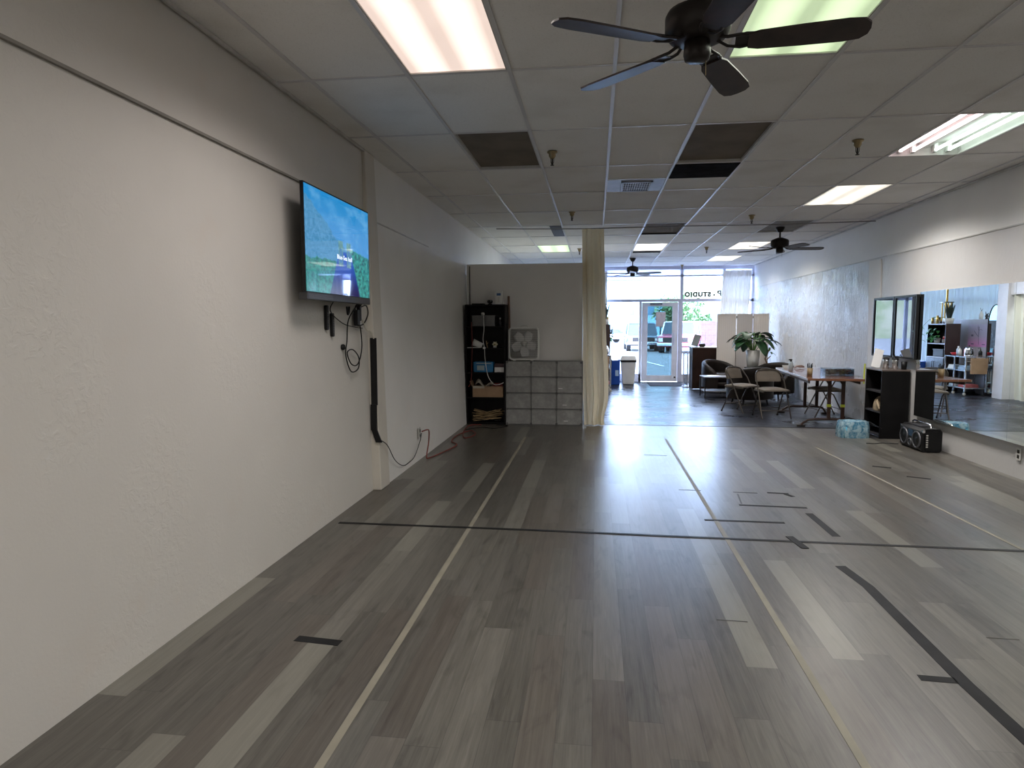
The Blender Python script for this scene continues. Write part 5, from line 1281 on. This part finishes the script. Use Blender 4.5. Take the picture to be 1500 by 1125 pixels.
def vehicle(name, label, loc, rz, L_, Wd, Ht, body, roof, pickup=False, group=None, sedan=False):
    c = thing(name, label, 'car', loc, rz, group)
    # local: front is -Y
    hb = Ht*.58 if not sedan else Ht*.62
    side = [(-L_/2, .42), (-L_/2+.05, .36), (L_/2-.05, .36), (L_/2, .45), (L_/2, hb), (-L_/2+L_*.27, hb+.03), (-L_/2+.10, hb-.07), (-L_/2, hb-.12)]
    MB().prism(side, -Wd/2, Wd/2, 'x').build('body', body, c, bevel=.05)
    y0 = -L_/2+L_*.26; y1 = L_/2-.08 if not (pickup or sedan) else L_/2-L_*(.36 if pickup else .15)
    cab = MB()
    lo = [(-Wd/2+.05, y0), (Wd/2-.05, y0), (Wd/2-.05, y1), (-Wd/2+.05, y1)]; hi = [(-Wd/2+.16, y0+.45), (Wd/2-.16, y0+.45), (Wd/2-.16, y1-.10), (-Wd/2+.16, y1-.10)]
    if sedan: hi = [(-Wd/2+.2, y0+.7), (Wd/2-.2, y0+.7), (Wd/2-.2, y1-.6), (-Wd/2+.2, y1-.6)]
    cab.hexa([(x, y, hb) for x, y in lo]+[(x, y, Ht-.07) for x, y in hi]); cab.build('windows', plain('car_glass_'+name, (.03, .045, .06), .1), c)
    rf = MB().hexa([(x*1.02, y, Ht-.075) for x, y in hi]+[(x*.98, y, Ht) for x, y in hi]); rf.build('roof', roof, c, bevel=.03)
    pm_ = MB()
    for (a, b_) in zip(lo, hi): pm_.bar((a[0], a[1], hb), (b_[0], b_[1], Ht-.06), .07, .07)
    if not sedan:
        for sx in (-1, 1): pm_.bar((sx*(Wd/2-.05), (y0+y1)/2, hb), (sx*(Wd/2-.16), (y0+y1)/2, Ht-.06), .09, .07)
    pm_.build('pillars', roof, c)
    for sx in (-1, 1):
        for sy in (-L_/2+.85, L_/2-.85):
            w = MB().tube([(sx*(Wd/2-.24), sy, .36), (sx*(Wd/2+.02), sy, .36)], .36, 20).build('wheel', plain('tyre', (.015, .015, .016), .8), c)
            MB().tube([(sx*(Wd/2-.0), sy, .36), (sx*(Wd/2+.03), sy, .36)], .19, 16).build('hubcap', MCHROME, w)
    MB().box(-Wd/2-.02, Wd/2+.02, -L_/2-.10, -L_/2+.02, .42, .60).build('bumper', MCHROME, c, bevel=.03)
    MB().box(-Wd/2-.02, Wd/2+.02, L_/2-.02, L_/2+.10, .42, .60).build('bumper', MCHROME, c, bevel=.03)
    MB().box(-Wd/2+.32, Wd/2-.32, -L_/2-.015, -L_/2+.01, .64, hb-.16).build('grille', MDKM, c)
    for sx in (-1, 1): MB().box(sx*(Wd/2-.18)-.12, sx*(Wd/2-.18)+.12, -L_/2-.02, -L_/2+.01, .66, hb-.18).build('headlight', MPOT, c)
    MB().box(-.16, .16, -L_/2-.11, -L_/2-.10, .44, .57).build('licence_plate', MPAPER, c)
    return c
MCR = plain('car_red', (.36, .02, .05), .3, coat=.6); MCBL = plain('car_blue_grey', (.035, .06, .09), .3, coat=.6); MCW = plain('car_white', (.7, .7, .7), .3, coat=.5)
vehicle('suv', 'red off-road car with a white roof parked outside, seen through the door', (5.0, 40.0, gz(40)), radians(-14), 4.6, 2.0, 1.82, MCR, MCW)
vehicle('pickup_truck', 'dark blue truck parked left of the red car outside', (2.9, 43.5, gz(43.5)), radians(0), 5.2, 1.95, 1.75, MCBL, MCBL, True)
vehicle('sedan', 'pale car parked far off outside the left window', (2.6, 66.0, gz(66)), radians(50), 4.4, 1.75, 1.4, plain('car_silver', (.45, .47, .52), .3), plain('car_silver2', (.45, .47, .52), .3), sedan=True)
# brick wall
mbk, t, b = new_mat('pink_brick'); x, y, z = coords(t)
row = (z/.20).floor(); uu = (x/.42+row*.5); fr_ = uu.fract(); fz = (z/.20).fract()
mort = fr_.lt(.04).maxv(fz.lt(.07)); r = white(t, comb(t, uu.floor(), row, 1.0))
t.links.new(mixc(t, mort, mixc(t, r, (.085, .045, .045), (.11, .06, .058)), (.13, .105, .11)), b.inputs['Base Color']); b.inputs['Roughness'].default_value = .8
tag(MB().box(0, 18, 0, .3, 0, 1.95).build('brick_wall', mbk), 'long low pinkish brick wall across the parking lot', 'wall').location = (5.6, 50.0, gz(50)-.01)
# buildings
def building(loc, size, mat, label, wins, wmat):
    bd = thing('building', label, 'building', loc)
    MB().box(0, size[0], 0, size[1], 0, size[2]).build('wall', mat, bd)
    MB().box(-.3, size[0]+.3, -.3, size[1]+.3, size[2], size[2]+.3).build('roof', plain('roof_'+label[:4], (.30, .28, .27), .7), bd)
    for (x0, x1, z0, z1) in wins:
        w = MB().box(x0, x1, -.06, .02, z0, z1).build('window', MALU, bd); MB().box(x0+.08, x1-.08, -.09, -.055, z0+.08, z1-.08).build('pane', wmat, w)
wp = plain('window_pane_out', (.10, .20, .28), .1)
building((8.5, 66, gz(66)-.01), (14, 8, 4.1), plain('stucco_pale', (.75, .72, .68), .8), 'pale stucco building beyond the brick wall with blue windows', [(2.3, 3.9, 1.9, 3.3), (6.6, 8.8, 1.9, 3.3), (10, 12, 1.9, 3.3)], wp)
building((-9, 84, gz(84)-.01), (17.5, 8, 7.5), plain('blue_building', (.28, .50, .62), .7), 'pale blue building far behind the parked cars', [(12.2, 13.8, 3, 4.5), (15, 16.4, 3, 4.5), (8, 9.6, 3, 4.5)], wp)
o = thing('street_sign', 'reddish brown square sign behind the parked cars', 'sign', (5.25, 55, gz(55)))
MB().box(-.38, .40, 0, .08, 1.55, 2.75).build('board', plain('sign_brown', (.32, .14, .11), .6), o); MB().box(-.05, .05, 0, .08, 0, 1.55).build('post', MDKM, o)
def tree(loc, r, h, label, seed):
    tt_ = thing('tree', label, 'tree', loc); rp = random.Random(seed)
    MB().tube([(0, 0, 0), (.1, 0, h*.3), (-.05, 0, h*.6)], [.22, .17, .09], 10).build('trunk', MSTEM, tt_)
    mb = MB()
    for k in range(1500):
        a = rp.uniform(0, 2*pi); el = rp.uniform(-1, 1); rad = r*rp.random()**.4*(1+.25*sin(3*a+4*el))
        ce = sqrt(1-el*el); p = Vector((rad*ce*cos(a), rad*ce*sin(a), h*.62+rad*el*.75)); s = rp.uniform(.10, .22)
        q = Vector((rp.uniform(-1, 1), rp.uniform(-1, 1), rp.uniform(-1, 1))).normalized()*s; q2 = q.cross(Vector((rp.uniform(-1, 1), rp.uniform(-1, 1), 1))).normalized()*s*.6
        mb.add([p-q, p+q2, p+q, p-q2], [(0, 1, 2, 3)])
    mb.build('foliage', plain('tree_leaf%d' % seed, (.11, .20, .07), .6, var=.4), tt_)
tree((6.9, 57, gz(57)), 1.9, 4.6, 'leafy green tree behind the brick wall, seen through the door', 1)
tree((8.9, 60, gz(60)), 1.1, 3.2, 'smaller leafy tree behind the brick wall, right of the door', 2)
tree((-1.0, 75, gz(75)), 1.7, 2.3, 'round distant green shrub across the lot at the left window', 3)

hm, t, b = new_mat('hill_grass'); tc = t.nodes.new('ShaderNodeTexCoord'); nz = noise(t, tc.outputs['Object'], .25, 6, .6)
t.links.new(mixc(t, nz.ramp(.35, .65), (.12, .15, .07), (.24, .23, .16)), b.inputs['Base Color']); b.inputs['Roughness'].default_value = .9
def hill(u, v):
    x = -95+150*u; y = 95+45*v
    return (x, y, gz(95)-.3+13*sin(pi*u)**.6*sin(pi*min(v*1.0, 1))*(1+.12*sin(9*u+2)+.06*sin(23*u)))
tag(MB().surf(hill, 60, 12).build('hillside', hm), None, None, None, 'structure')
